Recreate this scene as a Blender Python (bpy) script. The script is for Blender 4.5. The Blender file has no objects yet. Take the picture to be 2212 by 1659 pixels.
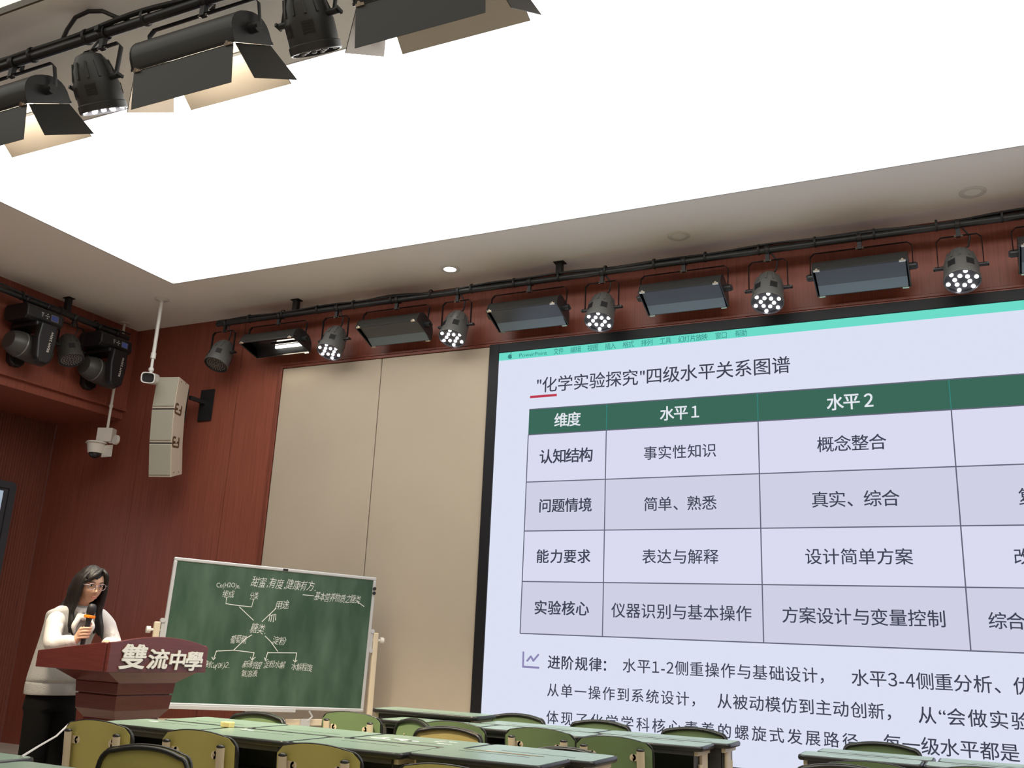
import bpy, math, random
from math import sin, cos, pi, radians
from mathutils import Vector, Matrix, Euler
import numpy as np

random.seed(7)
SC = bpy.context.scene
COL = SC.collection

# ------------------------------------------------------------------ camera, world, exposure, big lights
F_PX, YAW, PITCH, ROLL = 2052.916, radians(-26.3184), radians(15.5499), radians(2.67341)
EYE = Vector((0, 0, 1.2))


def make_camera():
    r = Vector((cos(YAW), -sin(YAW), 0))
    f0 = Vector((sin(YAW), cos(YAW), 0))
    up = Vector((0, 0, 1))
    f = cos(PITCH) * f0 + sin(PITCH) * up
    u = cos(PITCH) * up - sin(PITCH) * f0
    r2 = cos(ROLL) * r + sin(ROLL) * u
    u2 = cos(ROLL) * u - sin(ROLL) * r
    cam = bpy.data.cameras.new('camera')
    cam.sensor_width = 36.0
    cam.lens = F_PX / 2212 * 36.0
    cam.clip_start = 0.05
    o = bpy.data.objects.new('camera', cam)
    COL.objects.link(o)
    m = Matrix((( r2.x, u2.x, -f.x, EYE.x), (r2.y, u2.y, -f.y, EYE.y), (r2.z, u2.z, -f.z, EYE.z), (0, 0, 0, 1)))
    o.matrix_world = m
    SC.camera = o


make_camera()
w = bpy.data.worlds.new('world')
SC.world = w
w.use_nodes = True
w.node_tree.nodes['Background'].inputs[0].default_value = (0.8, 0.85, 0.9, 1)
w.node_tree.nodes['Background'].inputs[1].default_value = 0.05
vs = SC.view_settings
vs.view_transform = 'Standard'
vs.look = 'None'
vs.exposure = 0.0
vs.gamma = 1.0
vs.use_curve_mapping = False
CEIL_EMIT = 3.9
CEIL_DIM = 1.1          # luminous ceiling fields
SOFT_WATT = 20.0
TUBE_EMIT = 30.0         # warm tubes of the soft lights
LED_EMIT = 10.0          # spotlight diodes
SCREEN_EMIT = 0.92

# ------------------------------------------------------------------ materials
MATS = {}


def srgb(r, g, b):
    f = lambda c: (c / 255 / 12.92) if c / 255 <= 0.04045 else ((c / 255 + 0.055) / 1.055) ** 2.4
    return (f(r), f(g), f(b), 1.0)


def mat(name, col, rough=0.5, metal=0.0, spec=0.5, bump=0.0, bscale=200.0, var=0.0, vscale=6.0, vstretch=(1, 1, 1), coat=0.0, sheen=0.0):
    if name in MATS:
        return MATS[name]
    m = bpy.data.materials.new(name)
    m.use_nodes = True
    nt = m.node_tree
    b = nt.nodes['Principled BSDF']
    b.inputs['Base Color'].default_value = col
    b.inputs['Roughness'].default_value = rough
    b.inputs['Metallic'].default_value = metal
    b.inputs['Specular IOR Level'].default_value = spec
    b.inputs['Coat Weight'].default_value = coat
    b.inputs['Coat Roughness'].default_value = 0.15
    b.inputs['Sheen Weight'].default_value = sheen
    tc = nt.nodes.new('ShaderNodeTexCoord')
    if var:
        mp = nt.nodes.new('ShaderNodeMapping')
        mp.inputs['Scale'].default_value = vstretch
        nz = nt.nodes.new('ShaderNodeTexNoise')
        nz.inputs['Scale'].default_value = vscale
        nz.inputs['Detail'].default_value = 4
        mr = nt.nodes.new('ShaderNodeMapRange')
        mr.inputs['From Min'].default_value = 0.25
        mr.inputs['From Max'].default_value = 0.75
        mr.inputs['To Min'].default_value = 1 - var
        mr.inputs['To Max'].default_value = 1 + var
        mx = nt.nodes.new('ShaderNodeVectorMath')
        mx.operation = 'SCALE'
        mx.inputs[0].default_value = col[:3]
        nt.links.new(tc.outputs['Object'], mp.inputs[0])
        nt.links.new(mp.outputs[0], nz.inputs['Vector'])
        nt.links.new(nz.outputs['Fac'], mr.inputs[0])
        nt.links.new(mr.outputs[0], mx.inputs['Scale'])
        nt.links.new(mx.outputs[0], b.inputs['Base Color'])
    if bump:
        n2 = nt.nodes.new('ShaderNodeTexNoise')
        n2.inputs['Scale'].default_value = bscale
        n2.inputs['Detail'].default_value = 3
        bp = nt.nodes.new('ShaderNodeBump')
        bp.inputs['Strength'].default_value = bump
        bp.inputs['Distance'].default_value = 0.004
        nt.links.new(tc.outputs['Object'], n2.inputs['Vector'])
        nt.links.new(n2.outputs['Fac'], bp.inputs['Height'])
        nt.links.new(bp.outputs[0], b.inputs['Normal'])
    MATS[name] = m
    return m


def emis(name, col, strength):
    if name in MATS:
        return MATS[name]
    m = bpy.data.materials.new(name)
    m.use_nodes = True
    nt = m.node_tree
    nt.nodes.remove(nt.nodes['Principled BSDF'])
    e = nt.nodes.new('ShaderNodeEmission')
    e.inputs[0].default_value = col
    e.inputs[1].default_value = strength
    nt.links.new(e.outputs[0], nt.nodes['Material Output'].inputs[0])
    MATS[name] = m
    return m


def wood(name, col, rough=0.35, contrast=0.22, spec=0.4, horizontal=False):
    if name in MATS:
        return MATS[name]
    m = bpy.data.materials.new(name)
    m.use_nodes = True
    nt = m.node_tree
    b = nt.nodes['Principled BSDF']
    b.inputs['Roughness'].default_value = rough
    b.inputs['Specular IOR Level'].default_value = spec
    tc = nt.nodes.new('ShaderNodeTexCoord')
    mp = nt.nodes.new('ShaderNodeMapping')
    mp.inputs['Scale'].default_value = (1, 1, 14) if horizontal else (14, 14, 0.35)
    n1 = nt.nodes.new('ShaderNodeTexNoise')
    n1.inputs['Scale'].default_value = 5
    n1.inputs['Detail'].default_value = 7
    n1.inputs['Roughness'].default_value = 0.65
    rp = nt.nodes.new('ShaderNodeValToRGB')
    c = col
    lo = tuple(x * (1 - contrast) for x in c[:3]) + (1,)
    hi = tuple(min(1, x * (1 + contrast)) for x in c[:3]) + (1,)
    rp.color_ramp.elements[0].color = lo
    rp.color_ramp.elements[0].position = 0.3
    rp.color_ramp.elements[1].color = hi
    rp.color_ramp.elements[1].position = 0.7
    nt.links.new(tc.outputs['Object'], mp.inputs[0])
    nt.links.new(mp.outputs[0], n1.inputs['Vector'])
    nt.links.new(n1.outputs['Fac'], rp.inputs[0])
    nt.links.new(rp.outputs[0], b.inputs['Base Color'])
    MATS[name] = m
    return m


M_WOOD = wood('red_veneer', (0.255, 0.072, 0.045, 1), rough=0.42)
M_WOOD2 = wood('dark_red_moulding', (0.20, 0.055, 0.034, 1), rough=0.4)
M_RIB = wood('ribbed_veneer', (0.19, 0.060, 0.040, 1), rough=0.5)
M_LECT = wood('lectern_veneer', (0.125, 0.030, 0.027, 1), rough=0.26, contrast=0.12, spec=0.7, horizontal=True)
M_CEIL = mat('ceiling_paint', (0.86, 0.84, 0.81, 1), 0.85)
M_FLOOR = mat('floor_vinyl', (0.48, 0.42, 0.35, 1), 0.4, var=0.1)
M_PLAIN = mat('wall_paint', (0.6, 0.54, 0.46, 1), 0.8)
M_BLACK = mat('black_powder_coat', (0.012, 0.012, 0.013, 1), 0.45)
M_BLACK2 = mat('black_satin', (0.02, 0.021, 0.022, 1), 0.35)
M_CABLE = mat('black_cable', (0.015, 0.015, 0.016, 1), 0.5)
M_FRAME = mat('screen_frame_black', (0.010, 0.010, 0.012, 1), 0.5, spec=0.25)
M_SHELL = mat('lamp_housing_dark', (0.018, 0.018, 0.017, 1), 0.42)
M_PROFB = mat('brown_profile', (0.10, 0.085, 0.06, 1), 0.5)
M_SHUT = mat('shutter_satin', (0.10, 0.11, 0.12, 1), 0.32, metal=0.55)
M_SHUT_REFLECTION = mat('shutter_satin_reflection', (0.20, 0.26, 0.31, 1), 0.4, metal=0.4)  # far leaf: screen reflection put into the colour as pale blue
M_REFL = mat('lamp_reflector', (0.03, 0.035, 0.042, 1), 0.22, metal=0.5)
M_DOORIN = mat('barn_door_inside', (0.55, 0.50, 0.44, 1), 0.4)
M_CLIP = mat('bright_clip', (0.75, 0.70, 0.60, 1), 0.25, metal=0.9)
M_PAR = mat('par_grey_casting', (0.11, 0.11, 0.105, 1), 0.4, metal=0.2)
M_PARB = mat('par_brown_grey', (0.055, 0.052, 0.046, 1), 0.45, metal=0.1)
M_PARD = mat('par_dark_casting', (0.03, 0.03, 0.03, 1), 0.42)
M_LENS = mat('par_lens_plate', (0.05, 0.05, 0.055, 1), 0.15)
M_LENSU = mat('unlit_lens', (0.16, 0.15, 0.14, 1), 0.2)
M_CREAM = mat('speaker_cream', (0.54, 0.47, 0.375, 1), 0.5)
M_GRILLE = mat('speaker_grille', (0.40, 0.38, 0.30, 1), 0.6, bump=0.5, bscale=400)
M_LOGO = mat('logo_brown', (0.10, 0.055, 0.025, 1), 0.4)
M_WHITE = mat('white_plastic', (0.75, 0.71, 0.64, 1), 0.45)
M_CAMW = mat('white_metal_pole', (0.70, 0.69, 0.66, 1), 0.35)
M_GLASSD = mat('dark_dome', (0.02, 0.02, 0.025, 1), 0.08)
M_GREYTV = mat('tv_grey', (0.045, 0.05, 0.06, 1), 0.4)
M_ALU = mat('aluminium', (0.62, 0.63, 0.63, 1), 0.35, metal=0.3)
M_BEIGE = mat('beige_metal', (0.68, 0.58, 0.42, 1), 0.4)
M_RUBBER = mat('black_rubber', (0.018, 0.018, 0.017, 1), 0.3)
M_SCREW = mat('brass_screw', (0.42, 0.33, 0.20, 1), 0.4)
M_GREEN_WARMLIT = mat('green_laminate_warm_light', (0.50, 0.455, 0.135, 1), 0.42, var=0.06)  # green chair laminate with warm light mixed into its colour
M_GREEN = mat('green_laminate', (0.18, 0.265, 0.125, 1), 0.42, var=0.06)
M_YELLOW = mat('mustard_laminate', (0.52, 0.43, 0.17, 1), 0.42, var=0.06)
M_DESK = mat('desk_green_laminate', (0.26, 0.37, 0.28, 1), 0.30, spec=0.6, var=0.04, vscale=2.0)
M_DESKB = mat('desk_drawer_metal', (0.05, 0.05, 0.048, 1), 0.45)
M_TAN = mat('tan_board', (0.36, 0.20, 0.07, 1), 0.5)
M_CHALK = mat('chalk', (0.72, 0.74, 0.70, 1), 0.9)
M_SKIN = mat('skin', (0.60, 0.36, 0.24, 1), 0.5)
M_LIP = mat('lips', (0.42, 0.15, 0.12, 1), 0.4)
M_HAIR = mat('black_hair', (0.010, 0.008, 0.007, 1), 0.45, spec=0.4)
M_KNIT = mat('pale_grey_knit', (0.42, 0.42, 0.41, 1), 0.85, bump=0.6, bscale=160)
M_BLOUSE = mat('white_blouse', (0.68, 0.65, 0.62, 1), 0.8, bump=0.5, bscale=90)
M_TROUS = mat('black_trousers', (0.005, 0.005, 0.005, 1), 0.9, spec=0.15)
M_EYE = mat('eye_white', (0.75, 0.72, 0.70, 1), 0.2)
M_IRIS = mat('dark_iris', (0.015, 0.01, 0.008, 1), 0.1)
M_SPEC = mat('spectacle_rim', (0.34, 0.27, 0.30, 1), 0.25, metal=0.6)
M_ORANGE = mat('orange_rubber', (0.95, 0.27, 0.01, 1), 0.4)
M_WCABLE = mat('white_cable', (0.7, 0.68, 0.65, 1), 0.4)
M_SPONGE = mat('yellow_sponge', (0.85, 0.72, 0.30, 1), 0.8)
M_LETTER = mat('white_acrylic_letters', (0.80, 0.78, 0.73, 1), 0.3)
M_LUM = emis('luminous_ceiling', (1.0, 0.985, 0.95, 1), CEIL_EMIT)
M_LUM2 = emis('dim_luminous_ceiling', (1.0, 0.97, 0.86, 1), CEIL_DIM)
M_DOWN = emis('downlight_lit', (1.0, 0.97, 0.92, 1), 6.0)
M_TUBE = emis('warm_tube', (1.0, 0.87, 0.68, 1), TUBE_EMIT)
M_LED = emis('white_led', (1.0, 0.96, 1.0, 1), LED_EMIT)
M_SCR = emis('slide_white', srgb(228, 234, 252), SCREEN_EMIT)
M_TEAL = emis('slide_teal', srgb(112, 228, 208), SCREEN_EMIT)
M_HEAD = emis('slide_green', srgb(62, 108, 92), SCREEN_EMIT)
M_CELL1 = emis('slide_cell_light', srgb(226, 226, 250), SCREEN_EMIT)
M_CELL2 = emis('slide_cell_dark', srgb(216, 216, 238), SCREEN_EMIT)
M_INK = emis('slide_ink', srgb(66, 70, 86), SCREEN_EMIT)
M_INKT = emis('slide_menu_ink', srgb(58, 138, 132), SCREEN_EMIT)
M_INKW = emis('slide_white_ink', srgb(236, 240, 248), SCREEN_EMIT)
M_RULE = emis('slide_rule', srgb(104, 106, 124), SCREEN_EMIT)
M_RED = emis('slide_red', srgb(196, 62, 84), SCREEN_EMIT)
M_PURP = emis('slide_purple', srgb(146, 140, 186), SCREEN_EMIT)
M_TVS = emis('tv_picture', srgb(190, 205, 222), 0.7)
M_LCD = emis('small_lcd', srgb(70, 76, 120), 0.5)


def fabric_mat():
    m = mat('beige_fabric', (0.46, 0.39, 0.30, 1), 0.9, bump=0.25, bscale=700, var=0.05, vscale=1.2)
    return m


M_FABRIC = fabric_mat()


def hair_strands():
    nt = M_HAIR.node_tree
    b = nt.nodes['Principled BSDF']
    tc = nt.nodes.new('ShaderNodeTexCoord')
    mp = nt.nodes.new('ShaderNodeMapping')
    mp.inputs['Scale'].default_value = (1, 1, .06)
    n = nt.nodes.new('ShaderNodeTexNoise')
    n.inputs['Scale'].default_value = 170
    n.inputs['Detail'].default_value = 3
    bp = nt.nodes.new('ShaderNodeBump')
    bp.inputs['Strength'].default_value = .8
    bp.inputs['Distance'].default_value = .004
    nt.links.new(tc.outputs['Object'], mp.inputs[0])
    nt.links.new(mp.outputs[0], n.inputs['Vector'])
    nt.links.new(n.outputs['Fac'], bp.inputs['Height'])
    nt.links.new(bp.outputs[0], b.inputs['Normal'])


hair_strands()


def chalkboard_mat():
    m = bpy.data.materials.new('chalkboard_green')
    m.use_nodes = True
    nt = m.node_tree
    b = nt.nodes['Principled BSDF']
    b.inputs['Roughness'].default_value = 0.5
    tc = nt.nodes.new('ShaderNodeTexCoord')
    mp = nt.nodes.new('ShaderNodeMapping')
    mp.inputs['Rotation'].default_value = (0, 0.5, 0)
    mp.inputs['Scale'].default_value = (3.5, 3.5, 1.1)
    n = nt.nodes.new('ShaderNodeTexNoise')
    n.inputs['Scale'].default_value = 1.6
    n.inputs['Detail'].default_value = 6
    r = nt.nodes.new('ShaderNodeValToRGB')
    r.color_ramp.elements[0].position = 0.38
    r.color_ramp.elements[0].color = (0.026, 0.068, 0.036, 1)
    r.color_ramp.elements[1].position = 0.72
    r.color_ramp.elements[1].color = (0.075, 0.135, 0.088, 1)
    nt.links.new(tc.outputs['Object'], mp.inputs[0])
    nt.links.new(mp.outputs[0], n.inputs['Vector'])
    nt.links.new(n.outputs['Fac'], r.inputs[0])
    nt.links.new(r.outputs[0], b.inputs['Base Color'])
    return m


M_BOARD = chalkboard_mat()


# ------------------------------------------------------------------ mesh helpers
class MB:
    def __init__(self, M=None):
        self.v, self.f, self.mi = [], [], []
        self.M = M or Matrix.Identity(4)
        self.cur = 0

    def add(self, vs, fs, M=None):
        n = len(self.v)
        T = self.M @ M if M is not None else self.M
        self.v += [tuple(T @ Vector(p)) for p in vs]
        self.f += [tuple(i + n for i in f) for f in fs]
        self.mi += [self.cur] * len(fs)
        return self

    def box(self, c, s, M=None, taper=None):
        x, y, z = s[0] / 2, s[1] / 2, s[2] / 2
        t = taper or (1, 1)
        vs = [(-x, -y, -z), (x, -y, -z), (x, y, -z), (-x, y, -z), (-x * t[0], -y * t[1], z), (x * t[0], -y * t[1], z), (x * t[0], y * t[1], z), (-x * t[0], y * t[1], z)]
        vs = [(a + c[0], b + c[1], d + c[2]) for a, b, d in vs]
        return self.add(vs, [(0, 3, 2, 1), (4, 5, 6, 7), (0, 1, 5, 4), (1, 2, 6, 5), (2, 3, 7, 6), (3, 0, 4, 7)], M)

    def span(self, a, b, M=None):
        return self.box([(a[i] + b[i]) / 2 for i in range(3)], [abs(b[i] - a[i]) for i in range(3)], M)

    def tube(self, path, r, n=8, closed=False, ry=None, up=(0, 0, 1), M=None, caps=True):
        P = [Vector(p) for p in path]
        k = len(P)
        rs = r if isinstance(r, (list, tuple)) else [r] * k
        rys = ry if isinstance(ry, (list, tuple)) else ([ry] * k if ry is not None else rs)
        vs, fs = [], []
        prev = None
        for i, p in enumerate(P):
            if closed:
                t = (P[(i + 1) % k] - P[i - 1])
            else:
                t = (P[min(i + 1, k - 1)] - P[max(i - 1, 0)])
            t = t.normalized() if t.length > 1e-9 else Vector((0, 0, 1))
            if prev is None:
                u = Vector(up)
                if abs(u.dot(t)) > 0.95:
                    u = Vector((1, 0, 0)) if abs(t.x) < 0.9 else Vector((0, 1, 0))
            else:
                u = prev
            s = (u - t * u.dot(t)).normalized()
            prev = s
            q = t.cross(s)
            for j in range(n):
                a = 2 * pi * j / n
                vs.append(p + s * (cos(a) * rys[i]) + q * (sin(a) * rs[i]))
        m = k if closed else k - 1
        for i in range(m):
            for j in range(n):
                a, b = i * n + j, i * n + (j + 1) % n
                c, d = ((i + 1) % k) * n + (j + 1) % n, ((i + 1) % k) * n + j
                fs.append((a, b, c, d))
        if not closed and caps:
            fs.append(tuple(reversed(range(n))))
            fs.append(tuple((k - 1) * n + j for j in range(n)))
        return self.add(vs, fs, M)

    def cyl(self, a, b, r, n=16, M=None, r2=None):
        return self.tube([a, b], [r, r if r2 is None else r2], n, M=M)

    def prism(self, poly, o, ex, ey, ez, depth, M=None):
        o, ex, ey, ez = Vector(o), Vector(ex), Vector(ey), Vector(ez)
        n = len(poly)
        vs = [o + ex * p[0] + ey * p[1] for p in poly] + [o + ex * p[0] + ey * p[1] + ez * depth for p in poly]
        fs = [tuple(reversed(range(n))), tuple(range(n, 2 * n))] + [(i, (i + 1) % n, n + (i + 1) % n, n + i) for i in range(n)]
        return self.add(vs, fs, M)

    def lathe(self, prof, n=24, M=None, closed=False):
        vs, fs = [], []
        for r, z in prof:
            for j in range(n):
                a = 2 * pi * j / n
                vs.append((r * cos(a), r * sin(a), z))
        k = len(prof)
        for i in range(k - 1):
            for j in range(n):
                fs.append((i * n + j, i * n + (j + 1) % n, (i + 1) * n + (j + 1) % n, (i + 1) * n + j))
        if not closed:
            fs.append(tuple(reversed(range(n))))
            fs.append(tuple((k - 1) * n + j for j in range(n)))
        return self.add(vs, fs, M)

    def ball(self, c, r, n=16, m=10, M=None, R=None):
        r = r if isinstance(r, (tuple, list)) else (r, r, r)
        vs, fs = [(0, 0, -r[2])], []
        for i in range(1, m):
            ph = -pi / 2 + pi * i / m
            for j in range(n):
                a = 2 * pi * j / n
                vs.append((r[0] * cos(ph) * cos(a), r[1] * cos(ph) * sin(a), r[2] * sin(ph)))
        vs.append((0, 0, r[2]))
        for j in range(n):
            fs.append((0, 1 + (j + 1) % n, 1 + j))
            fs.append((len(vs) - 1, 1 + (m - 2) * n + j, 1 + (m - 2) * n + (j + 1) % n))
        for i in range(m - 2):
            for j in range(n):
                fs.append((1 + i * n + j, 1 + i * n + (j + 1) % n, 1 + (i + 1) * n + (j + 1) % n, 1 + (i + 1) * n + j))
        T = Matrix.Translation(Vector(c))
        if R is not None:
            T = T @ R
        return self.add(vs, fs, (M @ T) if M is not None else T)

    def mesh(self, name):
        me = bpy.data.meshes.new(name)
        me.from_pydata(self.v, [], self.f)
        me.update()
        return me

    def build(self, name, mats, parent=None, smooth=None, bevel=0.0, fix=True):
        me = self.mesh(name)
        if not isinstance(mats, (list, tuple)):
            mats = [mats]
        for m in mats:
            me.materials.append(m)
        if len(mats) > 1:
            me.polygons.foreach_set('material_index', self.mi)
        if fix:
            import bmesh
            bm = bmesh.new()
            bm.from_mesh(me)
            bmesh.ops.recalc_face_normals(bm, faces=bm.faces)
            bm.to_mesh(me)
            bm.free()
        if smooth is not None:
            me.shade_smooth()
            me.set_sharp_from_angle(angle=radians(smooth))
        o = bpy.data.objects.new(name, me)
        COL.objects.link(o)
        if parent is not None:
            o.parent = parent
        if bevel:
            b = o.modifiers.new('bevel', 'BEVEL')
            b.width = bevel
            b.segments = 2
            b.limit_method = 'ANGLE'
            b.angle_limit = radians(40)
        return o


def tag(o, label=None, cat=None, group=None, kind=None):
    if label:
        o['label'] = label
    if cat:
        o['category'] = cat
    if group:
        o['group'] = group
    if kind:
        o['kind'] = kind
    return o


def thing(name, label, cat, loc=(0, 0, 0), rotz=0.0, group=None):
    o = bpy.data.objects.new(name, None)
    o.empty_display_size = 0.1
    COL.objects.link(o)
    o.location = loc
    o.rotation_euler = (0, 0, rotz)
    return tag(o, label, cat, group)


def struct(name, mb, m, label=None, **k):
    o = mb.build(name, m, **k)
    o['kind'] = 'structure'
    if label:
        o['label'] = label
    return o


def remesh(o, voxel, smooth_it=2, factor=0.5):
    """Replace o's mesh by one continuous voxel surface."""
    r = o.modifiers.new('r', 'REMESH')
    r.mode = 'VOXEL'
    r.voxel_size = voxel
    if smooth_it:
        s = o.modifiers.new('s', 'SMOOTH')
        s.iterations = smooth_it
        s.factor = factor
    dg = bpy.context.evaluated_depsgraph_get()
    me = bpy.data.meshes.new_from_object(o.evaluated_get(dg), depsgraph=dg)
    mats = [m for m in o.data.materials]
    o.modifiers.clear()
    o.data = me
    me.materials.clear()
    for m in mats:
        me.materials.append(m)
    me.shade_smooth()
    return o


def text_geo(s, size=1.0, offset=0.0, extrude=0.0, spacing=1.0, shear=0.0, res=3):
    cu = bpy.data.curves.new('txt', 'FONT')
    cu.body = s
    cu.size = size
    cu.offset = offset
    cu.extrude = extrude
    cu.space_character = spacing
    cu.shear = shear
    cu.resolution_u = res
    o = bpy.data.objects.new('txt', cu)
    COL.objects.link(o)
    dg = bpy.context.evaluated_depsgraph_get()
    e = o.evaluated_get(dg)
    me = e.to_mesh()
    vs = np.array([tuple(v.co) for v in me.vertices]) if len(me.vertices) else np.zeros((0, 3))
    fs = [tuple(p.vertices) for p in me.polygons]
    e.to_mesh_clear()
    bpy.data.objects.remove(o)
    bpy.data.curves.remove(cu)
    return vs, fs


GLYPH = {}
FULL = {'1': '\uff11', '2': '\uff12', '3': '\uff13', '4': '\uff14'}


def glyph(ch, size, offset, extrude, shear):
    k = (ch, round(size, 4), round(offset, 5), extrude, shear)
    if k not in GLYPH:
        GLYPH[k] = text_geo(FULL.get(ch, ch), size, offset, extrude, 1.0, shear)
    return GLYPH[k]


def fit_text(s, width, height, offset=0.0, extrude=0.0, shear=0.0, em=0.88):
    """Glyphs of HEIGHT tall, spaced so that the line is WIDTH wide; origin at the left middle."""
    size = height / em
    items, x = [], 0.0
    latin = all(ord(c) < 128 for c in s)
    if latin:
        v, f = text_geo(s, size, offset, extrude, 1.0, shear)
        v[:, 0] = (v[:, 0] - v[:, 0].min()) * (width / (v[:, 0].max() - v[:, 0].min()))
        v[:, 1] -= 0.35 * size
        return v, f
    gaps = 0
    for ch in s:
        a = 1.0 if ord(ch) > 255 and ch not in '\u201c\u201d' else (0.56 if ch.isdigit() else 0.40 if ch != ' ' else 0.25)
        items.append((ch, x, a))
        x += a
    total = x
    em_ = size * 0.93
    V, F, n = [], [], 0
    squeeze = min(1.0, width / (em_ * total))
    last = items[-1]
    pitch = em_ * squeeze if squeeze < 1 or len(s) < 2 else (width - em_ * last[2]) / max(1e-6, last[1])
    for ch, cx, a in items:
        if ch == ' ':
            continue
        v, f = glyph(ch, size, offset, extrude, shear)
        v = v.copy()
        if len(v) == 0:
            continue
        lo, hi = v[:, 0].min(), v[:, 0].max()
        slot = em_ * a
        if ch in '\uff0c\u3001\uff1a':
            v[:, 0] -= lo - 0.06 * size
        elif a < 1:
            k = min(1.0, slot * 0.92 / max(1e-6, hi - lo))
            v[:, 0] = (v[:, 0] - lo) * k + (slot - (hi - lo) * k) / 2
        else:
            v[:, 0] += (slot - (lo + hi)) / 2
        v[:, 0] = v[:, 0] * squeeze + cx * pitch
        V.append(v)
        F += [tuple(i + n for i in q) for q in f]
        n += len(v)
    v = np.concatenate(V)
    v[:, 1] -= 0.38 * size
    return v, F

# ------------------------------------------------------------------ the room
D, XL, XR, YB, ZC = 7.36, -8.42, 6.7, -3.2, 4.49
XREC = -9.5

mb = MB()
mb.span((XREC - .2, YB - .2, -.1), (XR + .2, D + .2, 0))
struct('floor', mb, M_FLOOR, 'brown vinyl floor of the lecture room')

# ceiling around the two luminous fields
P1 = (-6.9, 3.81, 5.4, 6.36)
P2 = (-6.9, -1.2, 5.4, 2.83)
mb = MB()
xs = [XREC - .2, P1[0], P1[2], XR + .2]
ys = [YB - .2, P2[1], P2[3], P1[1], P1[3], D + .2]
for i in range(3):
    for j in range(5):
        if i == 1 and j in (1, 3):
            continue
        mb.span((xs[i], ys[j], ZC), (xs[i + 1], ys[j + 1], ZC + .12))
struct('ceiling', mb, M_CEIL, 'plain painted ceiling around the luminous panels')
for P, lab in ((P1, 'huge glowing white ceiling panel nearest the big screen'), (P2, 'glowing white ceiling panel at the top left corner behind the near light bar')):
    t = thing('ceiling_light_panel', lab, 'light panel', ((P[0] + P[2]) / 2, (P[1] + P[3]) / 2, ZC), group='luminous ceiling panels')
    hx, hy = (P[2] - P[0]) / 2, (P[3] - P[1]) / 2
    mb = MB().span((-hx, -hy, .045), (hx, hy, .06))
    mb.build('diffuser', M_LUM if P is P1 else M_LUM2, t)
    mb = MB()
    for a, b in (((-hx, -hy, 0), (-hx + .012, hy, .045)), ((hx - .012, -hy, 0), (hx, hy, .045)), ((-hx + .012, -hy, 0), (hx - .012, -hy + .012, .045)), ((-hx + .012, hy - .012, 0), (hx - .012, hy, .045))):
        mb.span(a, b)
    mb.build('edge_profile', M_ALU if P is P1 else M_PROFB, t)

# front wall: veneer sheets with narrow joints, fabric field, screen opening
FX0, FX1, FZ1 = -6.245, -3.868, 3.848
mb = MB()
joints = [XREC, -8.94, -8.12, -6.835, FX0 - .06]
for a, b in zip(joints[:-1], joints[1:]):
    mb.span((a + .003, D, 0), (b - .003, D + .1, ZC))
mb.span((FX0 - .06, D, FZ1 + .06), (XR, D + .1, ZC))
mb.span((2.3, D, 0), (XR, D + .1, FZ1 + .06))
mb.span((XREC, D + .012, 0), (XR, D + .12, ZC))
struct('wall_front', mb, M_WOOD, 'dark red wood veneer wall behind the screen')
mb = MB()
mb.span((FX0 - .06, D - .018, 0), (FX0 - .035, D + .01, FZ1 + .06))
mb.span((FX0 - .03, D - .028, 0), (FX0 - .004, D + .01, FZ1 + .03))
mb.span((FX0 - .035, D - .018, FZ1 + .035), (2.3, D + .01, FZ1 + .06))
mb.span((FX0 - .004, D - .028, FZ1 + .004), (2.3, D + .01, FZ1 + .03))
struct('trim_1', mb, M_WOOD2, 'red wood moulding around the fabric panels', bevel=.004)
XM = -5.045
for a, b, lab in ((FX0, XM, 'left beige fabric wall panel beside the red veneer'), (XM, FX1, 'right beige fabric wall panel beside the black screen frame')):
    mb = MB().span((a + .004, D - .022, .12), (b - .004, D + .01, FZ1))
    o = mb.build('fabric_wall_panel', M_FABRIC, bevel=.008)
    tag(o, lab, 'wall panel', 'fabric wall panels')
    o['kind'] = 'structure'
mb = MB().span((FX0 - .06, D - .03, 0), (2.3, D + .01, .12))
struct('baseboard_front', mb, M_WOOD2)

# left wall: recessed ribbed panelling below a bulkhead
mb = MB()
mb.span((XREC - .12, YB, 0), (XREC - .02, D, ZC))
y = D - .04
poly = []
pitch = .034
pts = [(XREC - .03, D)]
k = 0
yy = D - .02
prof = [(XREC - .03, D), (XREC, D)]
while yy > 4.3:
    prof += [(XREC, yy), (XREC - .014, yy - .006), (XREC - .014, yy - .014), (XREC, yy - .02)]
    yy -= pitch
prof += [(XREC, yy), (XREC - .03, yy)]
mb.prism(prof, (0, 0, 0), (1, 0, 0), (0, 1, 0), (0, 0, 1), ZC)
mb.span((XREC - .03, YB, 0), (XREC, yy, ZC))
struct('wall_left', mb, M_RIB, 'dark red ribbed wood panelling of the left wall')
mb = MB()
mb.span((XREC, YB, 3.56), (XL, D, ZC))
mb.span((XREC, YB, 3.46), (XL - .04, D, 3.56))
mb.span((XL - .045, YB, 3.548), (XL + .012, D, 3.572))
struct('trim_2', mb, M_WOOD, 'red wood bulkhead above the ribbed wall')
struct('wall_right', MB().span((XR, YB, 0), (XR + .1, D, ZC)), M_WOOD)
struct('wall_back', MB().span((XREC - .1, YB - .1, 0), (XR + .1, YB, ZC)), M_PLAIN)

# ------------------------------------------------------------------ LED wall with the slide
SX0, SX1, SZ0, SZ1 = -3.768, 2.13, .45, 3.776
scr = thing('led_screen', 'huge black framed screen showing a slide with a four column table', 'screen', ((SX0 + SX1) / 2, D, .36))
OX, OZ = scr.location.x, scr.location.z


def sl(x, z, d=0.0):
    return (x - OX, -.03 - d, z - OZ)


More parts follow.
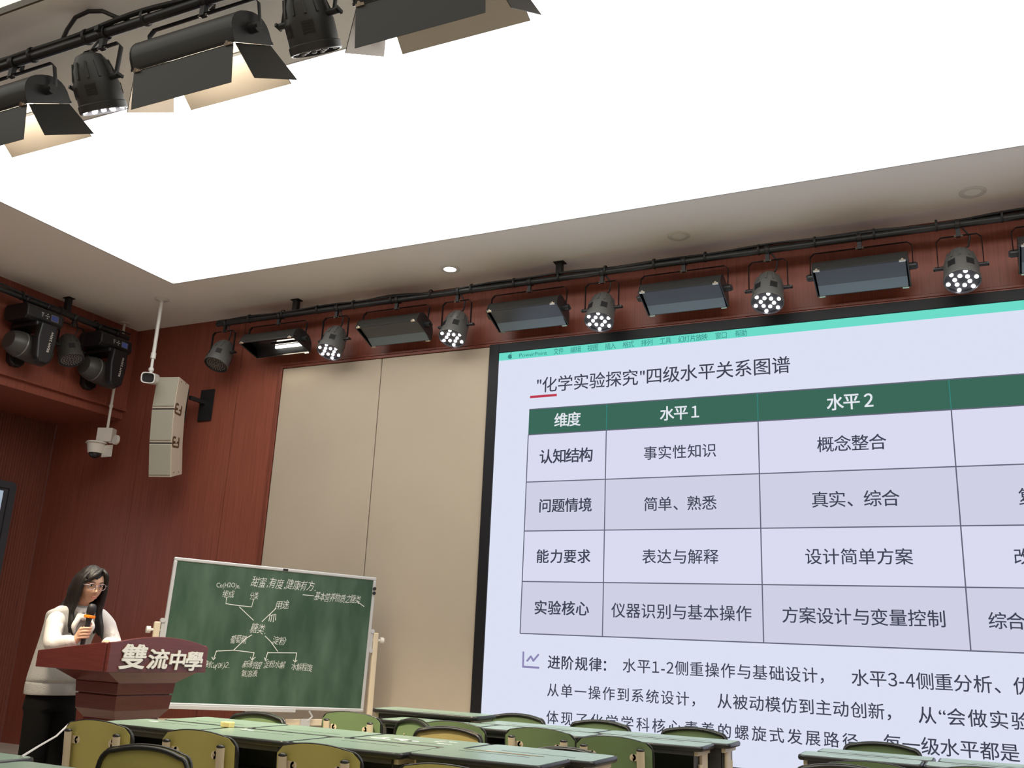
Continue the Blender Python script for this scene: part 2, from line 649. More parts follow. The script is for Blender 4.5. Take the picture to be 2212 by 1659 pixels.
mb = MB()
mb.span((-3.864 - OX, -.045, SZ0 - .09 - OZ), (SX0 - OX, 0.0, 3.862 - OZ))
mb.span((SX1 - OX, -.045, SZ0 - .09 - OZ), (SX1 + .096 - OX, 0.0, 3.862 - OZ))
mb.span((SX0 - OX, -.045, SZ1 - OZ), (SX1 - OX, 0.0, 3.862 - OZ))
mb.span((SX0 - OX, -.045, SZ0 - .09 - OZ), (SX1 - OX, 0.0, SZ0 - OZ))
mb.build('screen_frame', M_FRAME, scr, bevel=.004)
panel = MB().span(sl(SX0, SZ0), (SX1 - OX, -.002, SZ1 - OZ)).build('display_panel', M_SCR, scr)


def srect(mb, x0, z0, x1, z1, d):
    mb.span(sl(x0, z0, d), sl(x1, z1, d + .0006))


mb = MB()
srect(mb, SX0, 3.704, SX1, SZ1, .0004)
mb.build('menu_bar', M_TEAL, panel)
TX = [-3.444, -2.723, -1.464, -.088, 1.40]
TZ = [3.228, 3.0, 2.584, 2.165, 1.745, 1.325]
mb = MB()
srect(mb, TX[0], TZ[1], TX[4], TZ[0], .0008)
mb.build('table_header', M_HEAD, panel)
for nm, m, rows in (('light_table_rows', M_CELL1, (1, 3)), ('grey_table_rows', M_CELL2, (2, 4))):
    mb = MB()
    for i in rows:
        srect(mb, TX[0], TZ[i + 1], TX[4], TZ[i], .0004)
    mb.build(nm, m, panel)
mb = MB()
for z in TZ:
    srect(mb, TX[0], z - .0045, TX[4], z + .0045, .0016)
for x in TX:
    srect(mb, x - .0045, TZ[5], x + .0045, TZ[1], .0014)
mb.build('table_rules', M_RULE, panel)
mb = MB()
for x in TX[1:4]:
    srect(mb, x - .003, TZ[1], x + .003, TZ[0], .0016)
mb.build('header_dividers', M_INKT, panel)
mb = MB()
srect(mb, -3.442, 3.33, -3.186, 3.352, .001)
mb.build('title_underline', M_RED, panel)
mb = MB()
for a, b in (((-3.406, 1.176), (-3.404, 1.063)), ((-3.404, 1.063), (-3.266, 1.062)), ((-3.368, 1.112), (-3.338, 1.147)), ((-3.338, 1.147), (-3.314, 1.114)), ((-3.314, 1.114), (-3.272, 1.162))):
    mb.tube([sl(*a, .003), sl(*b, .003)], .008, 8, ry=.0015, up=(0, 1, 0))
    for q in (a, b):
        mb.cyl(sl(*q, .002), sl(*q, .0045), .008, 10)
mb.build('chart_icon', M_PURP, panel)
# small fruit mark at the left of the menu bar
mb = MB()
ap = []
for k in range(40):
    a = 2 * pi * k / 40
    rr = .0225 * (1 - .12 * math.exp(-((a - pi / 2) / .35) ** 2) - .10 * math.exp(-((a - 3 * pi / 2) / .3) ** 2))
    px, pz = rr * cos(a) * .95, rr * sin(a)
    dx, dz = px - .026, pz - .003
    dd = math.hypot(dx, dz)
    if dd < .0125:
        px, pz = .026 + dx / dd * .0125, .003 + dz / dd * .0125
    ap.append((px, pz))
mb.prism(ap, sl(-3.657, 3.735, .001), (1, 0, 0), (0, 0, 1), (0, -1, 0), .001)
lf = [(.001 + .012 * t, .026 + .014 * t + .006 * sin(pi * t)) for t in (0, .25, .5, .75, 1)] + [(.001 + .012 * t, .026 + .014 * t - .006 * sin(pi * t)) for t in (.75, .5, .25)]
mb.prism(lf, sl(-3.657, 3.735, .001), (1, 0, 0), (0, 0, 1), (0, -1, 0), .001)
mb.build('menu_fruit_mark', M_INKT, panel)

SCREEN_TEXT = [
    ('slide_title', '"化学实验探究"四级水平关系图谱', -3.387, -1.206, 3.442, 0.132, 0, 'd'),
    ('menu_text', 'PowerPoint', -3.565, -3.293, 3.737, 0.047, 0.012, 't'),
    ('menu_text', '文件', -3.231, -3.133, 3.741, 0.06, 0, 't'),
    ('menu_text', '编辑', -3.072, -2.972, 3.74, 0.059, 0, 't'),
    ('menu_text', '视图', -2.911, -2.809, 3.74, 0.059, 0, 't'),
    ('menu_text', '插入', -2.749, -2.65, 3.74, 0.059, 0, 't'),
    ('menu_text', '格式', -2.588, -2.487, 3.74, 0.059, 0, 't'),
    ('menu_text', '排列', -2.425, -2.323, 3.739, 0.058, 0, 't'),
    ('menu_text', '工具', -2.263, -2.163, 3.739, 0.057, 0, 't'),
    ('menu_text', '幻灯片放映', -2.104, -1.854, 3.738, 0.058, 0, 't'),
    ('menu_text', '窗口', -1.793, -1.694, 3.738, 0.058, 0, 't'),
    ('menu_text', '帮助', -1.63, -1.533, 3.738, 0.059, 0, 't'),
    ('header_text', '维度', -3.201, -2.96, 3.114, 0.115, 0.02, 'w'),
    ('header_text', '水平 1', -2.257, -1.933, 3.11, 0.113, 0.02, 'w'),
    ('header_text', '水平 2', -0.944, -0.612, 3.111, 0.119, 0.02, 'w'),
    ('cell_text', '认知结构', -3.328, -2.843, 2.798, 0.116, 0.014, 'd'),
    ('cell_text', '事实性知识', -2.394, -1.798, 2.787, 0.106, 0, 'd'),
    ('cell_text', '概念整合', -1.028, -0.538, 2.79, 0.113, 0, 'd'),
    ('cell_text', '问题情境', -3.319, -2.841, 2.376, 0.109, 0.014, 'd'),
    ('cell_text', '简单、熟悉', -2.39, -1.801, 2.369, 0.107, 0, 'd'),
    ('cell_text', '真实、综合', -1.084, -0.473, 2.372, 0.113, 0, 'd'),
    ('cell_text', '能力要求', -3.322, -2.842, 1.953, 0.105, 0.014, 'd'),
    ('cell_text', '表达与解释', -2.4, -1.792, 1.952, 0.107, 0, 'd'),
    ('cell_text', '设计简单方案', -1.145, -0.411, 1.953, 0.109, 0, 'd'),
    ('cell_text', '实验核心', -3.324, -2.844, 1.536, 0.106, 0.014, 'd'),
    ('cell_text', '仪器识别与基本操作', -2.651, -1.549, 1.531, 0.108, 0, 'd'),
    ('cell_text', '方案设计与变量控制', -1.326, -0.23, 1.53, 0.109, 0, 'd'),
    ('cell_text', '改', 0.223, 0.322, 1.954, 0.102, 0, 'd'),
    ('cell_text', '综合', 0.034, 0.252, 1.528, 0.105, 0, 'd'),
    ('cell_text', '复', 0.286, 0.386, 2.361, 0.111, 0, 'd'),
    ('body_text', '进阶规律：', -3.186, -2.609, 1.11, 0.099, 0.014, 'd'),
    ('body_text', '水平1-2侧重操作与基础设计，', -2.55, -0.974, 1.115, 0.099, 0, 'd'),
    ('body_text', '水平3-4侧重分析、优', -0.861, 0.258, 1.114, 0.105, 0, 'd'),
    ('body_text', '从单一操作到系统设计，', -3.183, -1.908, 0.898, 0.095, 0, 'd'),
    ('body_text', '从被动模仿到主动创新，', -1.813, -0.54, 0.899, 0.1, 0, 'd'),
    ('body_text', '从“会做实验', -0.444, 0.228, 0.895, 0.105, 0, 'd'),
    ('body_text', '体现了化学学科核心素养的螺旋式发展路径', -3.182, -0.84, 0.691, 0.096, 0, 'd'),
    ('body_text', '每一级水平都是', -0.674, 0.147, 0.698, 0.105, 0, 'd'),
]
INK = {'d': M_INK, 't': M_INKT, 'w': M_INKW}
for nm, s, x0, x1, zc, h, off, ink in SCREEN_TEXT:
    v, f = fit_text(s, x1 - x0, h * (1.0 if nm != 'menu_text' else .93))
    mb = MB()
    b = h * (.035 if off else .014)
    for k, (dx, dz) in enumerate(((0, 0), (b, 0), (0, b * .7), (b, b * .7)) if nm != 'menu_text' else ((0, 0),)):
        mb.add([sl(x0 + p[0] + dx, zc + p[1] + dz, .0022 + .0001 * k) for p in v], f)
    mb.build(nm, INK[ink], panel, fix=False)


# ------------------------------------------------------------------ stage lights
def Rx(a):
    return Matrix.Rotation(a, 4, 'X')


def Ry(a):
    return Matrix.Rotation(a, 4, 'Y')


def Rz(a):
    return Matrix.Rotation(a, 4, 'Z')


def Tr(x, y, z):
    return Matrix.Translation((x, y, z))


def clamp(root, h=.07):
    mb = MB()
    ring = [(0, .034 * cos(a), .034 * sin(a)) for a in [2 * pi * k / 16 for k in range(16)]]
    mb.tube(ring, .008, 6, closed=True, ry=.02, up=(1, 0, 0))
    mb.box((0, 0, -.034 - h / 2 + .01), (.03, .028, h))
    mb.box((0, .045, 0), (.03, .025, .03))
    mb.build('clamp', M_BLACK, root, smooth=40)
    MB().cyl((-.03, 0, -.034 - h + .02), (.03, 0, -.034 - h + .02), .009, 8).build('clamp_bolt', M_CLIP if h > .06 else M_BLACK, root, smooth=40)


def yoke(root, half, top, low, fwd, t=.028, mat_=None):
    """U bracket: bar at z=-top, arms down to z=-low at y=fwd."""
    mb = MB()
    for s in (-1, 1):
        mb.tube([(0, 0, -top), (s * (half - .03), 0, -top), (s * half, 0, -top - .03), (s * half, fwd * .6, -low + .06), (s * half, fwd, -low)], .004, 6, ry=t / 2, up=(0, 1, 0))
    mb.build('yoke', mat_ or M_BLACK, root, smooth=40)


def soft_light(label, loc, tilt, L=.66, lit=0, doors=False, drop=.31, fwd=.03, group=None, rotz=0.0):
    """Oblong tube light: barrel housing, aperture in the body's -z, hung from a pipe at LOC (pipe runs along local x)."""
    root = thing('studio_soft_light', label, 'stage light', loc, rotz, group)
    clamp(root)
    yoke(root, L / 2 + .035, .085, drop - .07, fwd)
    B = Tr(0, fwd, -drop) @ Rx(tilt)
    hw, hh = .145, .125
    outer = [(-hw, 0)] + [(-hw * .98 * cos(a) ** .8, .02 + hh * sin(a) ** .8) for a in [pi / 2 * k / 7 for k in range(1, 8)]] + [(hw * .98 * cos(a) ** .8, .02 + hh * sin(a) ** .8) for a in [pi / 2 * k / 7 for k in range(6, 0, -1)]] + [(hw, 0)]
    inner = [(y * .955, z * .955) for y, z in outer]
    mb = MB(B)
    mb.prism(outer + inner[::-1], (-L / 2, 0, 0), (0, 1, 0), (0, 0, 1), (1, 0, 0), L)
    mb.build('housing', M_SHELL, root, smooth=35)
    for s in (-1, 1):
        mb = MB(B)
        mb.prism([(y * 1.03, z * 1.03 - .004) for y, z in outer], (s * L / 2 - (.006 if s < 0 else 0), 0, 0), (0, 1, 0), (0, 0, 1), (1, 0, 0), .006)
        e = mb.build('end_plate', M_BLACK2, root, bevel=.001)
        mb = MB(B)
        mb.cyl((s * (L / 2), 0, .06), (s * (L / 2 + .055), 0, .06), .028, 14)
        mb.box((s * (L / 2 + .06), 0, .06), (.012, .05, .016))
        mb.build('tilt_knob', M_BLACK2, e, smooth=40)
    # reflector trough: flat back and two flared inner faces
    mb = MB(B)
    tr = [(-hw * .93, .003), (-hw * .60, .075), (hw * .60, .075), (hw * .93, .003)]
    tri = tr + [(y * .97, z + .004) for y, z in tr[::-1]]
    mb.prism(tri, (-L / 2 + .004, 0, 0), (0, 1, 0), (0, 0, 1), (1, 0, 0), L - .008)
    mb.build('reflector', M_REFL if not doors else M_DOORIN, root)
    if not doors and not lit:
        # closed shutter: a wide near leaf and a narrow far leaf
        MB(B).prism([(-hw * .97, .018), (hw * .30, .008), (hw * .30, .012), (-hw * .97, .022)], (-L / 2 + .012, 0, 0), (0, 1, 0), (0, 0, 1), (1, 0, 0), L - .024).build('shutter_leaf', M_SHUT, root)
        MB(B).prism([(hw * .31, .008), (hw * .97, -.012), (hw * .97, -.008), (hw * .31, .012)], (-L / 2 + .012, 0, 0), (0, 1, 0), (0, 0, 1), (1, 0, 0), L - .024).build('shutter_leaf', M_SHUT_REFLECTION, root)
    for k in range(3):
        y = -.07 + .07 * k
        on = lit and k >= 3 - lit
        mb = MB(B)
        if doors:
            mb.cyl((-L / 2 + .05, y, .045), (L / 2 - .03, y, .045), .016, 10)
        else:
            mb.cyl((-L / 2 + .28, y, .045), (L / 2 - .06, y, .045), .014, 10)
        mb.build('lamp_tube', M_TUBE if on else M_REFL, root, smooth=40)
    # rim and corner clips
    mb = MB(B)
    for s in (-1, 1):
        mb.box((0, s * hw, -.004), (L + .02, .008, .014))
        mb.box((s * (L / 2 + .004), 0, -.004), (.008, 2 * hw, .014))
    mb.build('aperture_frame', M_BLACK2, root)
    for sx in (-1, 1):
        for sy in (-1, 1):
            mb = MB(B)
            mb.box((sx * (L / 2 - .03), sy * (hw + .004), -.012), (.045, .012, .012))
            mb.cyl((sx * (L / 2 - .03), sy * (hw + .006), -.006), (sx * (L / 2 - .03), sy * (hw + .016), -.006), .009, 8)
            mb.build('corner_clip', M_CLIP, root)
    if doors and lit:
        ld = bpy.data.lights.new('soft_light_lamp', 'AREA')
        ld.shape = 'RECTANGLE'
        ld.size, ld.size_y = L - .10, .20
        ld.energy = SOFT_WATT
        ld.color = (1.0, .84, .62)
        ld.spread = radians(56)
        lo = bpy.data.objects.new('lamp', ld)
        COL.objects.link(lo)
        lo.parent = root
        lo.matrix_local = B @ Tr(0, 0, .02)
    if doors:
        dl, fl = .205, radians(24)
        th = .003
        for (ax, s) in (('y', -1), ('y', 1), ('x', -1), ('x', 1)):
            mb = MB(B)
            if ax == 'y':
                base = [(-L / 2 + .004, 0), (L / 2 - .004, 0), (L / 2 - (-.012 if s > 0 else .004), dl), (-L / 2 + (-.012 if s > 0 else .004), dl)]
                o = Vector((0, s * hw, -.012))
                ex, ey = Vector((1, 0, 0)), Vector((0, s * sin(fl), -cos(fl)))
                nin = Vector((0, -s * cos(fl), -sin(fl)))
            else:
                f2 = radians(26)
                base = [(-hw + .01, 0), (hw - .005, 0), (hw + .03, dl), (-hw - .02, dl)]
                o = Vector((s * (L / 2), 0, -.012))
                ex, ey = Vector((0, 1, 0)), Vector((s * sin(f2), 0, -cos(f2)))
                nin = Vector((-s * cos(f2), 0, -sin(f2)))
            mb.cur = 0
            mb.prism(base, o, ex, ey, nin, th)
            mb.cur = 1
            mb.prism([(a * .995, b * .995) for a, b in base], o + nin * (th + .0002), ex, ey, nin, .0006)
            mb.build('barn_door', [M_SHELL, M_DOORIN], root)
    return root


def par_can(label, loc, tilt, rotz=0.0, lit=True, drop=.33, yaw=0.0, group=None, m=None, lens54=False, fwd=0.0):
    """LED par: lens axis starts pointing straight down and leans by TILT towards local -y."""
    root = thing('led_par_light', label, 'stage light', loc, rotz, group)
    clamp(root, .075)
    R = .122
    yoke(root, R + .028, .09, drop - .005, fwd, t=.03)
    B = Tr(0, fwd, -drop) @ Rz(yaw) @ Rx(-tilt)
    m = m or M_PAR
    prof = [(R, -.155), (R + .003, -.15), (R + .003, -.12), (R - .003, -.115), (R - .003, -.02), (R - .008, .0), (R - .018, .06), (.088, .10), (.066, .135), (.03, .15), (.001, .152)]
    body = MB(B).lathe(prof, 28, closed=True).build('body', m, root, smooth=30)
    mb = MB(B)
    for k in range(12):
        a = 2 * pi * k / 12
        mb.box((0, 0, 0), (.012, .006, .09), Rz(a) @ Tr(0, R - .017, .055) @ Rx(radians(14)))
    mb.build('cooling_rib', m, root)
    for a in (-.5, .5, 2.6, 3.7):
        mb = MB(B)
        mb.box((0, 0, 0), (.056, .006, .058), Rz(a) @ Tr(0, R - .006, -.050))
        for k in range(4):
            mb.box((0, 0, 0), (.046, .008, .005), Rz(a) @ Tr(0, R - .005, -.07 + .013 * k))
        mb.build('vent_grille', M_BLACK, body)
    MB(B).lathe([(R, -.155), (R - .006, -.156), (R - .006, -.140), (.001, -.140)], 28, closed=True).build('lens_plate', M_LENS, root, smooth=30)
    if not lens54:
        pts = [(.050 * cos(pi / 3 * k + .26), .050 * sin(pi / 3 * k + .26)) for k in range(6)] + [(.096 * cos(pi / 3 * k + .26 + pi / 6), .096 * sin(pi / 3 * k + .26 + pi / 6)) for k in range(6)]
        for x, y in pts:
            MB(B).lathe([(.0135, -.139), (.0135, -.148), (.010, -.152), (.001, -.153)], 10, Tr(x, y, 0)).build('led_lens', M_LED if lit else M_LENSU, root, smooth=60)
    else:
        mb = MB(B)
        for r, n in ((0.022, 6), (.046, 12), (.070, 18), (.094, 22)):
            for k in range(n):
                a = 2 * pi * k / n + r * 9
                mb.lathe([(.0095, -.139), (.0095, -.147), (.006, -.149), (.001, -.1495)], 6, Tr(r * cos(a), r * sin(a), 0))
        o = mb.build('led_lens', M_LENSU, root, smooth=60)
        o['kind'] = 'stuff'
    for s in (-1, 1):
        mb = MB()
        mb.cyl((s * (R - .01), fwd, -drop), (s * (R + .05), fwd, -drop), .016, 10)
        mb.box((s * (R + .055), fwd, -drop), (.012, .045, .016))
        mb.build('tilt_knob', M_BLACK, root, smooth=40)
    # short power lead from pipe to the back of the can
    top = B @ Vector((0, 0, .14))
    MB().tube([(.03, 0, -.03), (.075, .01, -.10), (.06, .02, -.17), tuple(top)], .007, 6).build('power_lead', M_CABLE, root, smooth=60)
    return root


def wavy(p0, p1, r, seed, n=60, amp=.018, lift=.035, side=0.0):
    rnd = random.Random(seed)
    p0, p1 = Vector(p0), Vector(p1)
    ph = [rnd.uniform(0, 6.28) for _ in range(4)]
    out = []
    d = (p1 - p0).normalized()
    q = d.cross(Vector((0, 0, 1)))
    for k in range(n + 1):
        t = k / n
        s = t * (p1 - p0).length
        z = lift + amp * (sin(s * 3.1 + ph[0]) + .6 * sin(s * 7.3 + ph[1]))
        y = side + amp * .7 * sin(s * 4.7 + ph[2])
        out.append(p0.lerp(p1, t) + Vector((0, 0, z)) + q * y)
    return out


def light_bar(label, p0, p1, hangers, cables, seed, fat=1.0):
    root = thing('lighting_bar', label, 'lighting bar', p0)
    P0 = Vector(p0)
    mb = MB()
    mb.cyl((0, 0, 0), tuple(Vector(p1) - P0), .027, 16)
    mb.build('pipe', M_BLACK2, root, smooth=40)
    for h in hangers:
        h = Vector(h) - P0
        mb = MB()
        mb.box((h.x, h.y, (h.z + ZC - P0.z) / 2 + .01), (.055, .055, ZC - P0.z - h.z + .02 - .02))
        mb.box((h.x, h.y, ZC - P0.z - .004), (.10, .08, .008))
        mb.build('hanger', M_BLACK, root, bevel=.003)
    for k in range(cables):
        mb = MB()
        mb.tube(wavy((0, 0, 0), Vector(p1) - P0, 0, seed + k, 90, .006 + .003 * k, .025 + .006 * k, (-.02, .018, 0)[k % 3]), .008 * fat + .002 * (k % 2), 6)
        mb.build('power_cable', M_CABLE, root, smooth=60)
    d = (Vector(p1) - P0)
    n = int(d.length / .42)
    for k in range(1, n):
        c = d * (k / n) + Vector((0, 0, .014))
        dd = d.normalized()
        q = dd.cross(Vector((0, 0, 1)))
        ring = [c + q * (.040 * cos(a)) + Vector((0, 0, .042 * sin(a))) for a in [2 * pi * j / 14 for j in range(14)]]
        MB().tube(ring, .004, 5, closed=True, ry=.009, up=tuple(dd)).build('cable_tie', M_CABLE, root, smooth=60)
    return root


PZ = 4.33
light_bar('long black light bar across the front wall above the big screen', (-6.98, 7.1, PZ), (2.5, 7.1, PZ), [(-5.99, 7.125, PZ), (-3.11, 7.125, PZ), (2.2, 7.125, PZ)], 3, 11)
light_bar('black light bar along the left wall with two moving heads', (-8.2, 2.6, 4.285), (-8.2, 7.05, 4.285), [(-8.27, 6.29, 4.285), (-8.27, 3.6, 4.285)], 3, 21)
light_bar('near black light bar crossing the top left corner under the ceiling', (-6.4, 3.02, PZ), (1.5, 3.02, PZ), [(-5.9, 3.02, PZ), (-.9, 3.02, PZ)], 4, 31, 1.6)

fp = 'spotlights on the front light bar'
LABP = ['unlit round grey spotlight at the left end of the front bar, beside the red corner',
        'lit round spotlight between the glowing soft light and the dark one above the beige panels',
        'lit round pale grey spotlight above the gap between beige panel and screen frame',
        'lit round spotlight above the menu bar words of the slide',
        'lit round spotlight fourth of the five glowing ones on the front bar',
        'rightmost lit round spotlight on the front bar above the green slide edge']
PX = [-6.87, -5.455, -4.108, -2.70, -1.313, .055]
for k, x in enumerate(PX):
    par_can(LABP[k], (x, 7.1, PZ), radians(24), lit=k > 0, lens54=(k == 0), group=fp, yaw=0.0)
LABS = ['oblong soft light glowing warm at the left of the front bar',
        'dark oblong soft light hanging above the beige fabric panels',
        'dark oblong soft light above the left corner of the screen frame',
        'dark oblong soft light between the third and fourth glowing spotlights of the front bar',
        'dark oblong soft light between the two rightmost glowing spotlights of the front bar',
        'oblong soft light cut by the right edge of the photo above the screen']
for k, x in enumerate([-6.165, -4.765, -3.385, -1.99, -.625, .76]):
    soft_light(LABS[k], (x, 7.1, PZ), radians(-20 if k else -14), lit=1 if k == 0 else 0, drop=.335, fwd=-.02, group='soft lights on the front bar')

ns = 'barn door lights on the near bar'
soft_light('near soft light with black barn doors cut by the left edge of the photo', (-4.80, 3.02, PZ), radians(30), lit=2, doors=True, drop=.31, fwd=.03, group=ns)
soft_light('whole near soft light with black barn doors and warm inside at the top left', (-3.35, 3.02, PZ), radians(30), lit=2, doors=True, drop=.31, fwd=.03, group=ns)
soft_light('near soft light with barn doors cut by the top edge of the photo', (-1.99, 3.02, PZ), radians(30), lit=0, doors=True, drop=.31, fwd=.03, group=ns)
par_can('black near spotlight hanging between two barn door lights', (-4.07, 3.02, PZ), radians(32), rotz=pi, lit=True, drop=.30, m=M_PARD, group='spotlights on the near bar')
par_can('black near spotlight cut by the top edge right of the barn doors', (-2.66, 3.02, PZ), radians(34), rotz=pi, lit=False, drop=.30, m=M_PARD, group='spotlights on the near bar')
par_can('unlit dark spotlight between the two moving heads on the left bar', (-8.2, 6.34, 4.285), radians(26), rotz=pi / 2, lit=False, lens54=True, m=M_PARB, drop=.33, group='spotlights on the left bar')
par_can('lit spotlight glowing at the very left edge of the photo', (-8.2, 5.29, 4.285), radians(30), rotz=pi / 2, lit=True, m=M_PAR, drop=.33, group='spotlights on the left bar')
# loop of spare cable over the near bar
o = MB().tube([(-4.42, 3.02, 4.36), (-4.36, 3.00, 4.42), (-4.28, 2.98, 4.465), (-4.18, 2.98, 4.475), (-4.08, 2.99, 4.455), (-3.98, 3.01, 4.40), (-3.9, 3.02, 4.37)], .012, 8).build('cable_loop', M_CABLE, smooth=60)
tag(o, 'black cable looping up above the near light bar', 'cable')


def moving_head(label, loc, group):
    root = thing('moving_head_light', label, 'stage light', loc, 0, group)
    # local: pipe along y; +x faces the room
    for s in (-1, 1):
        mb = MB()
        ring = [(.034 * cos(a), s * .12, .034 * sin(a)) for a in [2 * pi * k / 14 for k in range(14)]]
        mb.tube(ring, .008, 6, closed=True, ry=.018, up=(0, 1, 0))
        mb.box((0, s * .12, -.05), (.03, .03, .05))
        mb.build('clamp', M_BLACK, root, smooth=40)
    prof = [(-.15, -.075), (-.17, -.095), (-.17, -.20), (-.14, -.235), (.14, -.235), (.175, -.20), (.165, -.105), (.13, -.075)]
    base = MB().prism(prof, (0, -.205, 0), (1, 0, 0), (0, 0, 1), (0, 1, 0), .41).build('base', M_BLACK, root, bevel=.012)
    nx = Vector((.095, 0, .01)).normalized()
    face = Vector((.172, 0, -.155))
    up = Vector((-.105, 0, .995)).normalized()
    mb = MB()
    mb.prism([(-.035, -.026), (.035, -.026), (.035, .026), (-.035, .026)], face + Vector((0, .10, 0)), (0, 1, 0), up, (1, 0, .1), .003)
    mb.build('display', M_LCD, base)
    mb = MB()
    mb.prism([(-.042, -.033), (.042, -.033), (.042, .033), (-.042, .033)], face + Vector((-.001, .10, 0)), (0, 1, 0), up, (1, 0, .1), .002)
    mb.build('display_frame', M_LENSU, base)
    mb = MB()
    for dy, dz in ((0, .02), (0, -.02), (.018, 0), (-.018, 0), (0, 0)):
        mb.ball(face + Vector((.002, .015 + dy, dz)), .006, 8, 6)
    for k in range(4):
        mb.box(face + Vector((.0015, -.04, .02 - .012 * k)), (.002, .03 - .006 * k, .004))
    mb.build('button', M_ALU, base)
    # yoke panned so that one broad arm faces the room
    MB().box((0, 0, -.255), (.38, .20, .05)).build('yoke_bridge', M_BLACK, root, bevel=.015)
    for s in (-1, 1):
        mb = MB()
        arm = [(-.09, -.24), (.09, -.24), (.105, -.40), (.08, -.60), (.035, -.635), (-.035, -.635), (-.08, -.60), (-.105, -.40)]
        mb.prism(arm, (s * .19 - .04, .02, 0), (0, 1, 0), (0, 0, 1), (1, 0, 0), .08)
        a = mb.build('yoke_arm', M_BLACK, root, bevel=.016)
        if s > 0:
            v, f = fit_text('BEAM 230W', .21, .032)
            T = MB()
            # reads upwards on the face of the arm that looks into the room
            T.add([(.2312, .04 - p[1] + .1 * p[0], -.52 + p[0]) for p in v], f)
            T.build('arm_lettering', M_WHITE, a, fix=False)
    Hm = Tr(0, .02, -.475) @ Rx(radians(84))
    mb = MB(Hm)
    mb.lathe([(.001, -.20), (.09, -.198), (.115, -.17), (.128, -.06), (.130, .05), (.128, .14), (.114, .20), (.09, .245), (.001, .25)], 24)
    mb.build('head', M_PARB, root, smooth=35)
    MB(Hm).lathe([(.129, .112), (.132, .12), (.129, .128)], 24, closed=True).build('head_seam', M_LENSU, root, smooth=35)
    MB(Hm).lathe([(.001, -.206), (.07, -.204), (.085, -.2)], 20).build('lens', M_GLASSD, root, smooth=35)
    return root


moving_head('black moving head light at the left edge above the ribbed wall', (-8.2, 5.89, 4.285), 'moving head lights')
moving_head('black moving head light nearest the white ceiling pole', (-8.2, 6.77, 4.285), 'moving head lights')

# ------------------------------------------------------------------ downlights in the ceiling
for k, (x, y, lit, lab) in enumerate(((-4.109, 6.93, 1, 'small lit round downlight in the ceiling above the front bar'), (-1.987, 6.94, 0, 'unlit recessed downlight in the ceiling near the middle'), (.17, 6.93, 0, 'unlit recessed downlight in the ceiling at the upper right'))):
    t = thing('ceiling_downlight', lab, 'downlight', (x, y, ZC), group='ceiling downlights')
    MB().lathe([(.058, -.001), (.058, -.006), (.085, -.008), (.092, -.003), (.092, 0), (.058, 0)], 28, closed=True).build('trim_ring', M_CAMW, t, smooth=40)
    MB().lathe([(.058, -.001), (.001, -.0015)], 24).build('lamp_face', M_DOWN if lit else M_CEIL, t, smooth=40)

# ------------------------------------------------------------------ column loudspeaker
spk = thing('column_loudspeaker', 'cream three box column loudspeaker on the front wall by the corner', 'loudspeaker', (-7.30, 6.93, 2.685), radians(15))
# local: front faces -y ; three boxes, the lower ones lean downward
bw, bd, bh = .245, .235, .345
cx = [(0, 0, 1.035), 0]
zt, yf = 1.03, -bd / 2
angs = [radians(-2), radians(7), radians(13)]
for k in range(3):
    a = angs[k]
    # top front edge at (yf, zt); box hangs down along (sin a, -cos a)
    M = Tr(0, yf, zt) @ Rx(a)
    mb = MB(M)
    h0 = .013
    mb.prism([(0, -h0), (bd * .9, -h0 - .02 if k == 0 else -h0), (bd * .9, -bh + (.02 if k == 2 else .0)), (0, -bh)], (-bw / 2, 0, 0), (0, 1, 0), (0, 0, 1), (1, 0, 0), bw)
    bx = mb.build('speaker_box', M_CREAM, spk, bevel=.004)
    if k:
        MB(M).span((-bw / 2 + .003, .003, -h0 - .002), (bw / 2 - .003, bd * .85, .010)).build('joint_gap', M_BLACK, bx)
    mb = MB(M)
    mb.span((-bw / 2 + .006, -.010, -bh + .022), (bw / 2 - .006, .002, -.018))
    mb.build('grille', M_GRILLE, bx, bevel=.003)
    mb = MB(M)
    for yy, zz in ((.05, -.05), (.14, -.04)) if k == 0 else (((.05, -.30), (.14, -.30)) if k == 2 else ()):
        mb.cyl((bw / 2 - .001, yy, zz), (bw / 2 + .003, yy, zz), .006, 8)
    if mb.v:
        mb.build('screw', M_LOGO, bx)
    if k < 2:
        mb = MB(M)
        # two joined strokes like a turned F and a 3, lettered across the joint
        zc, yc = -bh + .01, .078
        T = Tr(bw / 2 + .001, yc, zc)
        for seg in ([(.055, .045), (.055, -.045)], [(.055, -.045), (.015, -.045)], [(.055, .0), (.02, .0)], [(.055, .045), (.045, .045)], [(-.005, .045), (-.045, .05)], [(-.045, .05), (-.055, .03)], [(-.055, .03), (-.05, -.045)], [(-.05, -.045), (.01, -.045)], [(-.05, .0), (-.01, .0)]):
            mb.tube([(0, seg[0][0], seg[0][1]), (0, seg[1][0], seg[1][1])], .0115, 6, ry=.002, up=(1, 0, 0), M=T)
        mb.build('logo', M_LOGO, bx)
    e = M @ Vector((0, 0, -bh))
    yf, zt = e.y, e.z
mb = MB()
mb.span((-.02, .08, .86), (.02, .20, .90))
mb.span((-.06, .20, .62), (.06, .215, .98))
mb.span((-.02, .06, .25), (.02, .21, .29))
wm = mb.build('wall_bracket', M_BLACK, spk, bevel=.003)
Ms = Rz(-radians(15))
mb = MB(Ms)
mb.span((.03, .20, .86), (.06, .42, .90))
mb.span((-.02, .41, .68), (.16, .425, 1.02))
mb.build('bracket_plate', M_BLACK, spk)

